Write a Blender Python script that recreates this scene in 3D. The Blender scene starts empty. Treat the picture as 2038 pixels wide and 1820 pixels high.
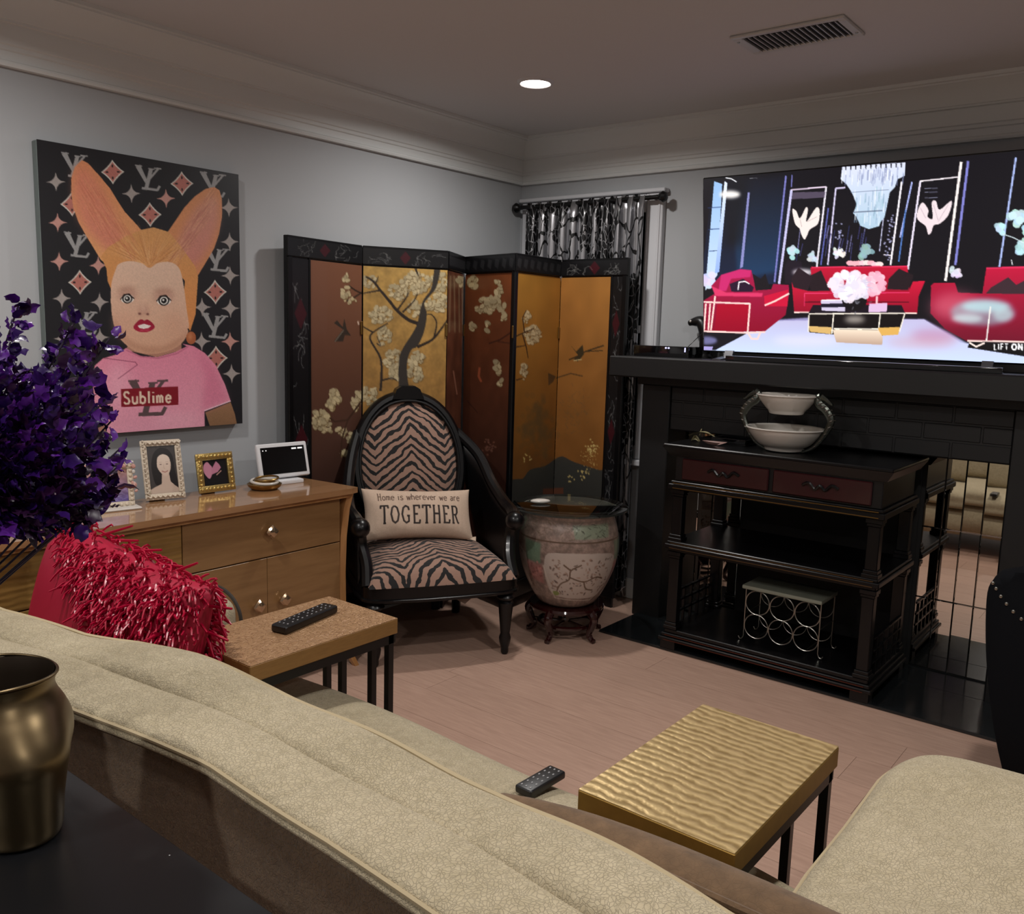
import bpy, bmesh, math, random
import numpy as np
from mathutils import Vector, Matrix
random.seed(7); rng = np.random.default_rng(7)
sc = bpy.context.scene
COL = sc.collection
R = math.radians
PI = math.pi

# ---------------------------------------------------------------- camera
def make_camera():
    yaw, pitch, roll = R(38.45), R(8.32), R(-1.623)
    f = Vector((math.cos(pitch)*math.cos(yaw), math.cos(pitch)*math.sin(yaw), -math.sin(pitch)))
    r = f.cross(Vector((0, 0, 1))).normalized(); d = f.cross(r)
    c, s = math.cos(roll), math.sin(roll)
    r2 = c*r + s*d; d2 = -s*r + c*d
    m = Matrix.Identity(4)
    for i in range(3):
        m[i][0], m[i][1], m[i][2] = r2[i], -d2[i], -f[i]
    m[2][3] = 1.4
    cd = bpy.data.cameras.new('camera'); co = bpy.data.objects.new('camera', cd); COL.objects.link(co)
    cd.sensor_fit = 'HORIZONTAL'; cd.sensor_width = 36; cd.lens = 1759.1/2038*36
    cd.clip_start = .02; co.matrix_world = m
    sc.camera = co
make_camera()

# ---------------------------------------------------------------- world and exposure
w = bpy.data.worlds.new('night'); sc.world = w; w.use_nodes = True
w.node_tree.nodes['Background'].inputs[0].default_value = (.05, .07, .1, 1)
w.node_tree.nodes['Background'].inputs[1].default_value = .02
vs = sc.view_settings
vs.view_transform = 'Standard'; vs.look = 'None'; vs.gamma = 1; vs.use_curve_mapping = False
vs.exposure = 0.0
# ceiling lamps, the unseen ones added to light the room: (x, y, watts); the first is the one in the photograph
LAMPS = [(3.015, 2.327, 13), (.9, 2.2, 16), (2.0, .3, 17), (.5, .5, 8), (-1.0, 1.2, 18), (.4, -1.5, 17)]

# ---------------------------------------------------------------- materials
def lin(c):
    c = np.asarray(c, float)/255
    return np.where(c <= .04045, c/12.92, ((c+.055)/1.055)**2.4)
def rgb(c): return tuple(lin(c)) + (1,)
class NT:
    def __init__(s, m): s.t = m.node_tree; s.b = s.t.nodes['Principled BSDF']
    def n(s, kind, **kw):
        nd = s.t.nodes.new('ShaderNode'+kind)
        for k, v in kw.items():
            if k.startswith('_'): setattr(nd, k[1:], v)
            else:
                key = int(k[1:]) if k[0] == 'i' and k[1:].isdigit() else k.replace('_', ' ')
                s.put(nd.inputs[key], v)
        return nd
    def put(s, sock, v):
        if isinstance(v, bpy.types.NodeSocket): s.t.links.new(v, sock)
        elif isinstance(v, bpy.types.Node): s.t.links.new(v.outputs[0], sock)
        else: sock.default_value = v
    def m(s, op, a, b=0., c=0.):
        nd = s.t.nodes.new('ShaderNodeMath'); nd.operation = op
        for i, v in enumerate((a, b, c)): s.put(nd.inputs[i], v)
        return nd.outputs[0]
    def mix(s, f, a, b):
        nd = s.t.nodes.new('ShaderNodeMix'); nd.data_type = 'RGBA'
        s.put(nd.inputs['Factor'], f); s.put(nd.inputs[6], a); s.put(nd.inputs[7], b)
        return nd.outputs[2]
    def ramp(s, f, stops, interp='LINEAR'):
        nd = s.t.nodes.new('ShaderNodeValToRGB'); cr = nd.color_ramp; cr.interpolation = interp
        while len(cr.elements) < len(stops): cr.elements.new(.5)
        for e, (p, c) in zip(cr.elements, stops): e.position = p; e.color = c
        s.put(nd.inputs[0], f); return nd.outputs[0]
    def obj(s): return s.n('TexCoord').outputs['Object']
    def noise(s, scale, detail=3, vec=None, rough=.5, stretch=None):
        v = vec or s.obj()
        if stretch: v = s.n('Mapping', Vector=v, Scale=stretch).outputs[0]
        return s.n('TexNoise', Vector=v, Scale=scale, Detail=detail, Roughness=rough).outputs[0]
    def bump(s, h, strength, dist=.01):
        s.put(s.b.inputs['Normal'], s.n('Bump', Strength=strength, Distance=dist, Height=h).outputs[0])
MATS = {}
def mat(name, col=(128, 128, 128), rough=.5, metal=0., bump=None, var=None, coat=0., emit=0., sheen=0., trans=0., spec=.5):
    m = bpy.data.materials.new(name); m.use_nodes = True; k = NT(m); b = k.b
    c = rgb(col)
    b.inputs['Base Color'].default_value = c
    b.inputs['Roughness'].default_value = rough; b.inputs['Metallic'].default_value = metal
    b.inputs['Coat Weight'].default_value = coat; b.inputs['Coat Roughness'].default_value = .08
    b.inputs['Specular IOR Level'].default_value = spec
    b.inputs['Transmission Weight'].default_value = trans
    if sheen:
        b.inputs['Sheen Weight'].default_value = sheen; b.inputs['Sheen Roughness'].default_value = .4
        b.inputs['Sheen Tint'].default_value = c
    if emit:
        b.inputs['Emission Color'].default_value = c; b.inputs['Emission Strength'].default_value = emit
    if var:   # (scale, amount, stretch)
        f = k.noise(var[0], 4, stretch=var[2] if len(var) > 2 else None)
        f = k.m('MULTIPLY_ADD', k.m('SUBTRACT', f, .5), var[1]*2, 1.)
        vv = k.n('VectorMath', _operation='SCALE', i0=c[:3]); k.put(vv.inputs['Scale'], f)
        k.put(b.inputs['Base Color'], vv.outputs[0])
    if bump:  # (scale, strength, distance, stretch)
        k.bump(k.noise(bump[0], 4, stretch=bump[3] if len(bump) > 3 else None), bump[1], bump[2] if len(bump) > 2 else .005)
    MATS[name] = m
    return m
def attr_mat(name, rough=.5, metal=0., emit=0., coat=0., bump=None):
    m = bpy.data.materials.new(name); m.use_nodes = True; k = NT(m)
    a = k.n('Attribute', _attribute_name='Col').outputs['Color']
    b = k.b; b.inputs['Roughness'].default_value = rough; b.inputs['Metallic'].default_value = metal
    b.inputs['Coat Weight'].default_value = coat
    if emit:
        b.inputs['Base Color'].default_value = (.01, .01, .01, 1)
        k.put(b.inputs['Emission Color'], a); b.inputs['Emission Strength'].default_value = emit
    else: k.put(b.inputs['Base Color'], a)
    if bump: k.bump(k.noise(bump[0], 4), bump[1], bump[2])
    return m

# ---------------------------------------------------------------- mesh builder
def V3(*a): return np.array(a, float)
class MB:
    def __init__(s): s.V = []; s.F = []
    def add(s, vs, fs):
        o = len(s.V); s.V += [tuple(map(float, v)) for v in vs]; s.F += [tuple(i+o for i in f) for f in fs]; return s
    def box(s, x0, x1, y0, y1, z0, z1, bev=0., seg=2):
        bm = bmesh.new(); bmesh.ops.create_cube(bm, size=1)
        for v in bm.verts:
            v.co = ((x0+x1)/2+v.co.x*(x1-x0), (y0+y1)/2+v.co.y*(y1-y0), (z0+z1)/2+v.co.z*(z1-z0))
        if bev: bmesh.ops.bevel(bm, geom=bm.edges[:], offset=min(bev, .49*min(x1-x0, y1-y0, z1-z0)), segments=seg, profile=.6, affect='EDGES')
        return s.bm(bm)
    def bm(s, bm):
        bm.verts.index_update()
        s.add([v.co for v in bm.verts], [[v.index for v in f.verts] for f in bm.faces]); bm.free(); return s
    def grid(s, fn, nu, nv, cu=False, cv=False):
        vs = [fn(i/(nu if cu else nu-1), j/(nv if cv else nv-1)) for i in range(nu) for j in range(nv)]
        fs = []
        for i in range(nu if cu else nu-1):
            for j in range(nv if cv else nv-1):
                a, b = i, (i+1) % nu; c, d = j, (j+1) % nv
                fs.append((a*nv+c, b*nv+c, b*nv+d, a*nv+d))
        return s.add(vs, fs)
    def lathe(s, prof, n=24, c=(0, 0, 0), cap=True, mod=None):
        # prof: (r, z) from bottom to top
        vs = []; fs = []; m = len(prof)
        for i in range(n):
            a = 2*PI*i/n
            for r, z in prof:
                k = mod(a, z) if mod else 1
                vs.append((c[0]+r*k*math.cos(a), c[1]+r*k*math.sin(a), c[2]+z))
        for i in range(n):
            j = (i+1) % n
            for q in range(m-1): fs.append((i*m+q, j*m+q, j*m+q+1, i*m+q+1))
        if cap:
            fs.append([i*m for i in range(n)][::-1]); fs.append([i*m+m-1 for i in range(n)])
        return s.add(vs, fs)
    def tube(s, path, r=.01, n=8, closed=False, sq=None, cap=True):
        P = [Vector(p) for p in path]; m = len(P)
        rs = r if hasattr(r, '__len__') else [r]*m
        vs = []; fs = []; up = None
        for i in range(m):
            if closed: t = P[(i+1) % m]-P[i-1]
            else: t = P[min(i+1, m-1)]-P[max(i-1, 0)]
            t = t.normalized() if t.length > 1e-9 else Vector((0, 0, 1))
            if up is None:
                up = Vector((0, 0, 1)) if abs(t.z) < .9 else Vector((1, 0, 0))
            a = t.cross(up)
            if a.length < 1e-6: a = t.orthogonal()
            a.normalize(); b = a.cross(t).normalized(); up = b
            for k in range(n):
                th = 2*PI*(k+.5)/n
                ca, sa = math.cos(th), math.sin(th)
                if sq: ca *= sq[0]; sa *= sq[1]
                vs.append(P[i]+a*(rs[i]*ca)+b*(rs[i]*sa))
        for i in range(m if closed else m-1):
            j = (i+1) % m
            for k in range(n):
                l = (k+1) % n; fs.append((i*n+k, i*n+l, j*n+l, j*n+k))
        if cap and not closed: fs.append(list(range(n))[::-1]); fs.append([(m-1)*n+k for k in range(n)])
        return s.add(vs, fs)
    def ball(s, c, r, n=12, m=8):
        rx, ry, rz = r if hasattr(r, '__len__') else (r, r, r)
        def f(u, v):
            a = 2*PI*u; b = PI*(v-.5)
            return (c[0]+rx*math.cos(b)*math.cos(a), c[1]+ry*math.cos(b)*math.sin(a), c[2]+rz*math.sin(b))
        return s.grid(f, n, m, cu=True)
    def prism(s, poly, a0, a1, ax=2):
        # polygon in the two other axes, extruded along axis ax
        def p(u, v, t):
            q = [u, v]; q.insert(ax, t); return q
        n = len(poly)
        vs = [p(u, v, a0) for u, v in poly]+[p(u, v, a1) for u, v in poly]
        fs = [list(range(n))[::-1], list(range(n, 2*n))]+[(i, (i+1) % n, n+(i+1) % n, n+i) for i in range(n)]
        return s.add(vs, fs)
    def xf(s, M):
        s.V = [tuple(M @ Vector(v)) for v in s.V]; return s
    def build(s, name, m, parent=None, smooth=35, kind=None, world=False):
        me = bpy.data.meshes.new(name)
        V = s.V
        if world and parent:
            o = Vector((0, 0, 0)); p = parent
            while p: o = o+p.location; p = p.parent
            V = [(v[0]-o.x, v[1]-o.y, v[2]-o.z) for v in V]
        me.from_pydata(V, [], s.F); me.update()
        bm = bmesh.new(); bm.from_mesh(me)
        bmesh.ops.remove_doubles(bm, verts=bm.verts, dist=1e-6)
        bmesh.ops.recalc_face_normals(bm, faces=bm.faces); bm.to_mesh(me); bm.free()
        if smooth:
            me.shade_smooth(); me.set_sharp_from_angle(angle=R(smooth))
        me.materials.append(m if not isinstance(m, str) else MATS[m])
        o = bpy.data.objects.new(name, me); COL.objects.link(o)
        if parent: o.parent = parent
        if kind: o['kind'] = kind
        return o
def thing(name, label, cat, loc=(0, 0, 0), rz=0., group=None):
    o = bpy.data.objects.new(name, None); COL.objects.link(o); o.empty_display_size = .05
    o.location = loc; o.rotation_euler = (0, 0, rz)
    return tag(o, label, cat, group)
def tag(o, label, cat, group=None):
    o['label'] = label; o['category'] = cat
    if group: o['group'] = group
    return o
def struct(name, mb, m, smooth=35):
    o = mb.build(name, m, None, smooth); o['kind'] = 'structure'; return o
def copy_of(o, parent, loc=None):
    c = o.copy(); COL.objects.link(c); c.parent = parent
    if loc is not None: c.location = loc
    return c
def catmull(P, n=8, closed=False):
    P = [np.array(p, float) for p in P]; m = len(P); out = []
    for i in range(m if closed else m-1):
        g = lambda k: P[k % m] if closed else P[min(max(k, 0), m-1)]
        a, b, c, d = g(i-1), g(i), g(i+1), g(i+2)
        for j in range(n):
            t = j/n
            out.append(.5*((2*b)+(c-a)*t+(2*a-5*b+4*c-d)*t*t+(3*b-a-3*c+d)*t**3))
    if not closed: out.append(P[-1])
    return [tuple(p) for p in out]
def cushion(mb, w, h, t, nu=24, nv=18, pinch=.06, M=None, pw=2.6, pipe=None):
    # soft cushion in the XZ plane, thickness along Y
    def side(sg):
        def f(u, v):
            a, b = 2*u-1, 2*v-1
            e = max(0., (1-abs(a)**pw)*(1-abs(b)**pw))**.5
            k = 1-pinch*(1-abs(a)**2)*0
            x = a*w/2*(1-pinch*(1-b*b)*abs(a)**3)
            z = b*h/2*(1-pinch*(1-a*a)*abs(b)**3)
            return (x, sg*t/2*e, z)
        return f
    a = MB().grid(side(1), nu, nv); b = MB().grid(side(-1), nu, nv)
    b.F = [f[::-1] for f in b.F]
    for q in (a, b):
        if M: q.xf(M)
        mb.add(q.V, q.F)
    return mb
def MX(loc, rx=0, ry=0, rz=0):
    return Matrix.Translation(loc) @ Matrix.Rotation(rz, 4, 'Z') @ Matrix.Rotation(ry, 4, 'Y') @ Matrix.Rotation(rx, 4, 'X')

# ---------------------------------------------------------------- flat pictures: painted as colours on a fine grid
def homog(src, dst):
    A = []; B = []
    for (x, y), (u, v) in zip(src, dst):
        A.append([x, y, 1, 0, 0, 0, -u*x, -u*y]); B.append(u)
        A.append([0, 0, 0, x, y, 1, -v*x, -v*y]); B.append(v)
    h = np.linalg.solve(np.array(A, float), np.array(B, float))
    return np.append(h, 1).reshape(3, 3)
class Cv:
    S = 2
    def __init__(s, w, h, bg, quad=None):
        s.w, s.h = w, h; S = s.S
        s.a = np.zeros((h*S, w*S, 3)); s.a[:] = bg
        s.H = homog(quad, [(0, 0), (w*S, 0), (w*S, h*S), (0, h*S)]) if quad else np.diag([S, S, 1.])
    def T(s, P):
        P = np.asarray(P, float); q = np.c_[P, np.ones(len(P))] @ s.H.T
        return q[:, :2]/q[:, 2:]
    def poly(s, P, col, alpha=1., blur=0, raw=False):
        Q = P if raw else s.T(P)
        H, W = s.a.shape[:2]; pad = int(blur*3)+1
        x0, y0 = np.floor(Q.min(0)).astype(int)-pad; x1, y1 = np.ceil(Q.max(0)).astype(int)+pad
        x0 = max(x0, 0); y0 = max(y0, 0); x1 = min(x1, W); y1 = min(y1, H)
        if x1 <= x0 or y1 <= y0: return
        X = np.arange(x0, x1)+.5; Y = np.arange(y0, y1)+.5
        m = np.zeros((len(Y), len(X)), bool)
        for i in range(len(Q)):
            (ax, ay), (bx, by) = Q[i], Q[(i+1) % len(Q)]
            if ay == by: continue
            c = (ay > Y) != (by > Y)
            if not c.any(): continue
            xs = ax+(Y-ay)*(bx-ax)/(by-ay)
            m ^= c[:, None] & (X[None, :] < xs[:, None])
        m = m.astype(float)
        if blur:
            k = max(1, int(blur))
            for _ in range(2):
                for axs in (0, 1):
                    cs = np.cumsum(np.pad(m, [(k+1, k) if a == axs else (0, 0) for a in (0, 1)]), axs)
                    L = m.shape[axs]
                    m = (np.take(cs, range(2*k+1, 2*k+1+L), axs)-np.take(cs, range(0, L), axs))/(2*k+1)
        m = (m*alpha)[..., None]
        if hasattr(col[0], '__len__'):
            t = ((Y-y0)/max(1, y1-y0))[:, None, None]
            c = np.array(col[0])*(1-t)+np.array(col[1])*t
        else: c = np.array(col, float)
        reg = s.a[y0:y1, x0:x1]; s.a[y0:y1, x0:x1] = reg*(1-m)+c*m
    def ell(s, cx, cy, rx, ry, col, alpha=1., blur=0, rot=0., n=28):
        c, q = math.cos(rot), math.sin(rot)
        P = [(cx+rx*math.cos(t)*c-ry*math.sin(t)*q, cy+rx*math.cos(t)*q+ry*math.sin(t)*c) for t in np.linspace(0, 2*PI, n, False)]
        s.poly(P, col, alpha, blur)
    def line(s, P, wd, col, alpha=1., blur=0, taper=None):
        P = [np.array(p, float) for p in P]; m = len(P)
        ws = [wd]*m if taper is None else list(np.linspace(wd, taper, m))
        for i in range(m-1):
            d = P[i+1]-P[i]; L = np.hypot(*d)
            if L < 1e-6: continue
            nrm = np.array([-d[1], d[0]])/L/2
            s.poly([P[i]+nrm*ws[i], P[i+1]+nrm*ws[i+1], P[i+1]-nrm*ws[i+1], P[i]-nrm*ws[i]], col, alpha, blur)
            if i: s.ell(P[i][0], P[i][1], ws[i]/2, ws[i]/2, col, alpha, blur, n=10)
    def star(s, cx, cy, rx, ry, p, col, rot=0.):
        P = []
        for t in np.linspace(0, 2*PI, 41)[:-1]:
            c, q = math.cos(t), math.sin(t); k = (abs(c)**p+abs(q)**p)**(-1/p)
            P.append((cx+rx*k*c, cy+ry*k*q))
        s.poly(P, col)
    def noise(s, amp, cell):
        H, W = s.a.shape[:2]; g = rng.random((H//cell+2, W//cell+2))
        yi = np.arange(H)/cell; xi = np.arange(W)/cell
        y0 = yi.astype(int); x0 = xi.astype(int); fy = (yi-y0)[:, None]; fx = (xi-x0)[None]
        n = (g[y0][:, x0]*(1-fy)*(1-fx)+g[y0+1][:, x0]*fy*(1-fx)+g[y0][:, x0+1]*(1-fy)*fx+g[y0+1][:, x0+1]*fy*fx)-.5
        s.a *= (1+amp*2*n)[..., None]
    def text(s, t, x, y, h, wd, col, wide=.62, gap=.1, slope=0., slant=0., font=None):
        for ch in t:
            if ch == ' ': x += h*.35; continue
            G, gw = FONT[ch]
            for st in G:
                s.line([(x+px*h*wide-(py-1)*slant*h, y+py*h+(px*h*wide)*slope) for px, py in st], wd, col)
            x += h*wide*gw+h*gap; y += slope*(h*wide*gw+h*gap)
        return x
    def mesh(s, name, fn, m, parent, world=False):
        S = s.S; a = s.a.reshape(s.h, S, s.w, S, 3).mean((1, 3))
        a = lin(np.clip(a, 0, 255)).reshape(-1, 3)
        U, Vv = np.meshgrid((np.arange(s.w)+.5)/s.w, (np.arange(s.h)+.5)/s.h)
        U = (U-.5/s.w)/(1-1/s.w); Vv = (Vv-.5/s.h)/(1-1/s.h)
        P = fn(U.ravel(), Vv.ravel())
        o = Vector((0, 0, 0)); p = parent
        if world:
            while p: o = o+p.location; p = p.parent
            P = P-np.array(o)
        me = bpy.data.meshes.new(name); nv = s.w*s.h
        me.vertices.add(nv); me.vertices.foreach_set('co', np.ascontiguousarray(P, np.float32).ravel())
        i = (np.arange(s.h-1)[:, None]*s.w+np.arange(s.w-1)[None]).ravel()
        q = np.stack([i, i+s.w, i+s.w+1, i+1], 1).astype(np.int32)
        me.loops.add(q.size); me.loops.foreach_set('vertex_index', q.ravel())
        me.polygons.add(len(q)); me.polygons.foreach_set('loop_start', np.arange(0, q.size, 4, dtype=np.int32))
        me.update(calc_edges=True); me.validate()
        me.shade_smooth()
        at = me.color_attributes.new('Col', 'FLOAT_COLOR', 'POINT')
        at.data.foreach_set('color', np.c_[a, np.ones(len(a))].astype(np.float32).ravel())
        me.materials.append(m)
        ob = bpy.data.objects.new(name, me); COL.objects.link(ob); ob.parent = parent
        return ob
def plane_fn(o, u, v):
    o, u, v = map(lambda q: np.array(q, float), (o, u, v))
    return lambda U, W: o+U[:, None]*u+W[:, None]*v
FONT = {
 'S': ([[(.85, .18), (.65, .02), (.3, .02), (.1, .2), (.25, .42), (.7, .56), (.88, .78), (.7, .98), (.3, .98), (.08, .84)]], 1),
 'u': ([[(.1, .38), (.1, .85), (.3, 1), (.55, .98), (.75, .8)], [(.75, .38), (.75, 1)]], .9),
 'b': ([[(.1, 0), (.1, 1)], [(.1, .55), (.4, .4), (.75, .52), (.8, .7), (.72, .92), (.4, 1), (.1, .88)]], .9),
 'l': ([[(.2, 0), (.2, 1)]], .4), 'i': ([[(.2, .38), (.2, 1)], [(.2, .1), (.2, .18)]], .4),
 'm': ([[(.1, .38), (.1, 1)], [(.1, .55), (.3, .4), (.5, .52), (.5, 1)], [(.5, .55), (.7, .4), (.9, .52), (.9, 1)]], 1.05),
 'e': ([[(.1, .68), (.8, .68), (.74, .48), (.45, .38), (.2, .48), (.1, .68), (.2, .92), (.45, 1), (.8, .9)]], .9),
 'o': ([[(.45, .38), (.2, .48), (.1, .7), (.2, .92), (.45, 1), (.7, .92), (.8, .7), (.7, .48), (.45, .38)]], .9),
 's': ([[(.75, .48), (.45, .38), (.15, .5), (.3, .66), (.65, .74), (.75, .88), (.45, 1), (.1, .9)]], .85),
 'w': ([[(.02, .4), (.25, 1), (.48, .5), (.7, 1), (.95, .4)]], 1), 'v': ([[(.05, .4), (.4, 1), (.78, .4)]], .8),
 'h': ([[(.1, 0), (.1, 1)], [(.1, .55), (.4, .4), (.7, .52), (.7, 1)]], .85), 'r': ([[(.1, .4), (.1, 1)], [(.1, .58), (.35, .42), (.6, .42)]], .65),
 'a': ([[(.15, .48), (.45, .38), (.7, .5), (.7, 1)], [(.7, .66), (.35, .66), (.12, .8), (.3, 1), (.7, .88)]], .85),
 'H': ([[(.15, 0), (.15, 1)], [(.8, 0), (.8, 1)], [(.15, .48), (.8, .48)], [(.02, 0), (.3, 0)], [(.66, 0), (.94, 0)], [(.02, 1), (.3, 1)], [(.66, 1), (.94, 1)]], 1),
 'T': ([[(.48, 0), (.48, 1)], [(.02, .16), (.05, 0), (.92, 0), (.95, .16)], [(.32, 1), (.65, 1)]], 1),
 'O': ([[(.5, 0), (.2, .12), (.03, .5), (.2, .88), (.5, 1), (.8, .88), (.97, .5), (.8, .12), (.5, 0)]], 1.1),
 'G': ([[(.88, .26), (.8, .08), (.5, 0), (.2, .12), (.03, .5), (.2, .88), (.5, 1), (.82, .9), (.82, .58)], [(.6, .58), (.97, .58)]], 1.08),
 'E': ([[(.18, 0), (.18, 1)], [(.03, 0), (.78, 0), (.8, .18)], [(.18, .48), (.6, .48)], [(.03, 1), (.8, 1), (.86, .8)]], .92),
 'R': ([[(.18, 0), (.18, 1)], [(.03, 0), (.6, 0), (.78, .12), (.78, .36), (.6, .5), (.18, .5)], [(.5, .5), (.8, .96), (.97, 1)], [(.03, 1), (.35, 1)]], 1),
 'L': ([[(.15, 0), (.15, 1), (.75, 1)]], .8), 'I': ([[(.15, 0), (.15, 1)]], .32),
 'F': ([[(.15, 1), (.15, 0), (.75, 0)], [(.15, .48), (.65, .48)]], .8), 't': ([[(.45, 0), (.45, 1)], [(.05, 0), (.85, 0)]], .9),
 'N': ([[(.12, 1), (.12, 0), (.8, 1), (.8, 0)]], .95)}
# ================================================================ materials used all over
mat('wall_paint', (172, 175, 178), .75, bump=(140, .06, .002))
mat('ceiling_paint', (206, 206, 207), .85, bump=(120, .05, .002))
mat('trim_paint', (218, 221, 220), .5)
mat('white_paint', (205, 206, 210), .4)
mat('black_wood', (7, 7, 9), .32, coat=.06, spec=.35)
mat('black_paint', (16, 16, 17), .5, bump=(60, .1, .003))
mat('black_satin', (13, 13, 15), .35)
mat('black_metal', (16, 16, 17), .35, metal=.3)
mat('black_gloss', (6, 6, 8), .06, coat=.6)
mat('slate', (22, 25, 27), .14, var=(9, .5), bump=(25, .15, .002))
mat('mirror', (226, 222, 215), .02, metal=1)
mat('dark_backing', (8, 8, 8), .7)
mat('steel', (170, 168, 160), .3, metal=1)
mat('aluminium', (196, 196, 194), .4, metal=.2)
mat('vent_dark', (10, 10, 11), .7)
mat('night_glass', (10, 13, 18), .03)
mat('gold_trim', (150, 120, 70), .35, metal=1)
mat('red_lacquer', (46, 9, 13), .35, var=(30, .25), coat=.3)
mat('white_plastic', (214, 214, 216), .35)
mat('white_ceramic', (205, 200, 192), .18, coat=.4)
mat('red_wood', (40, 10, 10), .12, coat=.8)
mat('clear_glass', (240, 250, 248), .02, trans=1.)
mat('led', (255, 244, 235), .5, emit=14)

# ================================================================ room
XR, YL, ZC = 3.95, 3.12, 2.40
XS, YB = -2.0, -2.6
struct('wall_left', MB().box(XS-.1, XR+.1, YL, YL+.1, -.1, ZC+.1), 'wall_paint')
struct('wall_right', MB().box(XR, XR+.1, YB-.1, YL, -.1, ZC+.1), 'wall_paint')
struct('wall_back', MB().box(XS-.1, XR, YB-.1, YB, -.1, ZC+.1), 'wall_paint')
struct('wall_side', MB().box(XS-.1, XS, YB, YL, -.1, ZC+.1), 'wall_paint')
struct('ceiling', MB().box(XS, XR, YB, YL, ZC, ZC+.1), 'ceiling_paint')

def floor():
    m = bpy.data.materials.new('oak_floor'); m.use_nodes = True; k = NT(m)
    oi = k.n('ObjectInfo').outputs['Random']
    g = k.noise(6, 5, stretch=(14, 1.2, 1), rough=.6)
    c = k.ramp(g, [(.25, rgb((168, 136, 119))), (.75, rgb((190, 157, 139)))])
    hs = k.n('HueSaturation', Color=c, Value=k.m('MULTIPLY_ADD', oi, .08, .96))
    k.put(k.b.inputs['Base Color'], hs.outputs[0]); k.b.inputs['Roughness'].default_value = .42
    k.bump(g, .08, .002)
    f = struct('floor', MB().box(XS, XR, YB, YL, -.1, -.012), 'dark_backing')
    wd = .19; x = XS; i = 0
    while x < XR-.01:
        x1 = min(x+wd, XR); y = YB-random.random()*.0; first = True
        while y < YL-.01:
            L = random.uniform(1.3, 2.1) if not first else random.uniform(.5, 2.0)
            first = False
            y1 = min(y+L, YL)
            if YL-y1 < .3: y1 = YL
            o = MB().box(x+.0006, x1-.0006, y+.0006, y1-.0006, -.012, 0).build('plank', m, f, 0)
            y = y1
        x = x1
floor()

# crown moulding, one run per wall, mitred in the corner
CP = [(0, 2.173), (.022, 2.173), (.025, 2.181), (.022, 2.189), (.014, 2.193), (.014, 2.22), (.021, 2.224), (.021, 2.236), (.027, 2.24),
      (.03, 2.30), (.043, 2.302), (.043, 2.309), (.047, 2.311), (.056, 2.335), (.074, 2.358), (.098, 2.374), (.118, 2.381), (.118, 2.386), (.135, 2.387), (.135, 2.40), (0, 2.40)]
def crown():
    n = len(CP)
    V = [(XS, YL-p, z) for p, z in CP]+[(XR-p, YL-p, z) for p, z in CP]
    F = [(i, (i+1) % n, n+(i+1) % n, n+i) for i in range(n)]+[list(range(n)), list(range(2*n-1, n-1, -1))]
    struct('trim_1', MB().add(V, F), 'trim_paint')
    V = [(XR-p, YB, z) for p, z in CP]+[(XR-p, YL-p, z) for p, z in CP]
    struct('trim_2', MB().add(V, F), 'trim_paint')
crown()
def baseb(name, x0, x1, y0, y1): struct(name, MB().box(x0, x1, y0, y1, 0, .11, .004, 1), 'trim_paint')
baseb('baseboard_left', XS, XR, YL-.014, YL)
baseb('baseboard_right', XR-.014, XR, 2.19, YL-.014)

# ================================================================ window behind the curtain
def window():
    W = MB().box(3.925, 3.946, 2.31, 3.0, .82, 1.99).build('window_1', 'night_glass'); W['kind'] = 'structure'
    for nm, b in (('casing', (3.915, 3.95, 2.215, 2.31, .75, 2.075)), ('casing', (3.915, 3.95, 3.0, 3.085, .75, 2.075)),
                  ('head', (3.915, 3.95, 2.31, 3.0, 1.985, 2.075)), ('head_cap', (3.9, 3.95, 2.2, 3.1, 2.075, 2.095)), ('sill', (3.88, 3.95, 2.2, 3.1, .72, .75)),
                  ('meeting_rail', (3.918, 3.95, 2.31, 3.0, 1.39, 1.43))):
        MB().box(*b, .004, 1).build(nm, 'white_paint', W)
    for yy in (2.226, 2.29): MB().box(3.909, 3.916, yy, yy+.012, .75, 2.07, .003, 1).build('casing_bead', 'white_paint', W)
window()

# ================================================================ ceiling lamps and vent
def lamp(i, x, y, P):
    lab = ['round white recessed ceiling light, lit, in front of the room corner', 'unseen recessed ceiling light added above the sideboard end of the sofa', 'unseen recessed ceiling light added above the gold side table', 'unseen recessed ceiling light added above the black console', 'unseen recessed ceiling light added nearest the far side wall', 'unseen recessed ceiling light added nearest the rear wall']
    t = thing('ceiling_light', lab[i], 'ceiling light', (x, y, ZC), 0, 'recessed ceiling lights')
    MB().lathe([(.058, -.004), (.064, -.010), (.074, -.006), (.078, 0), (.058, 0)], 36, cap=False).build('trim_ring', 'white_paint', t)
    MB().lathe([(.0, -.008), (.03, -.0085), (.058, -.006)], 36, cap=False).build('diffuser', 'led', t)
    l = bpy.data.lights.new('lamp_light', 'AREA'); l.shape = 'DISK'; l.size = .11; l.energy = P; l.spread = R(165)
    l.color = (1, .965, .93)
    o = bpy.data.objects.new('lamp_light', l); COL.objects.link(o); o.location = (0, 0, -.012); o.parent = t
for i, (x, y, P) in enumerate(LAMPS): lamp(i, x, y, P)
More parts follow.
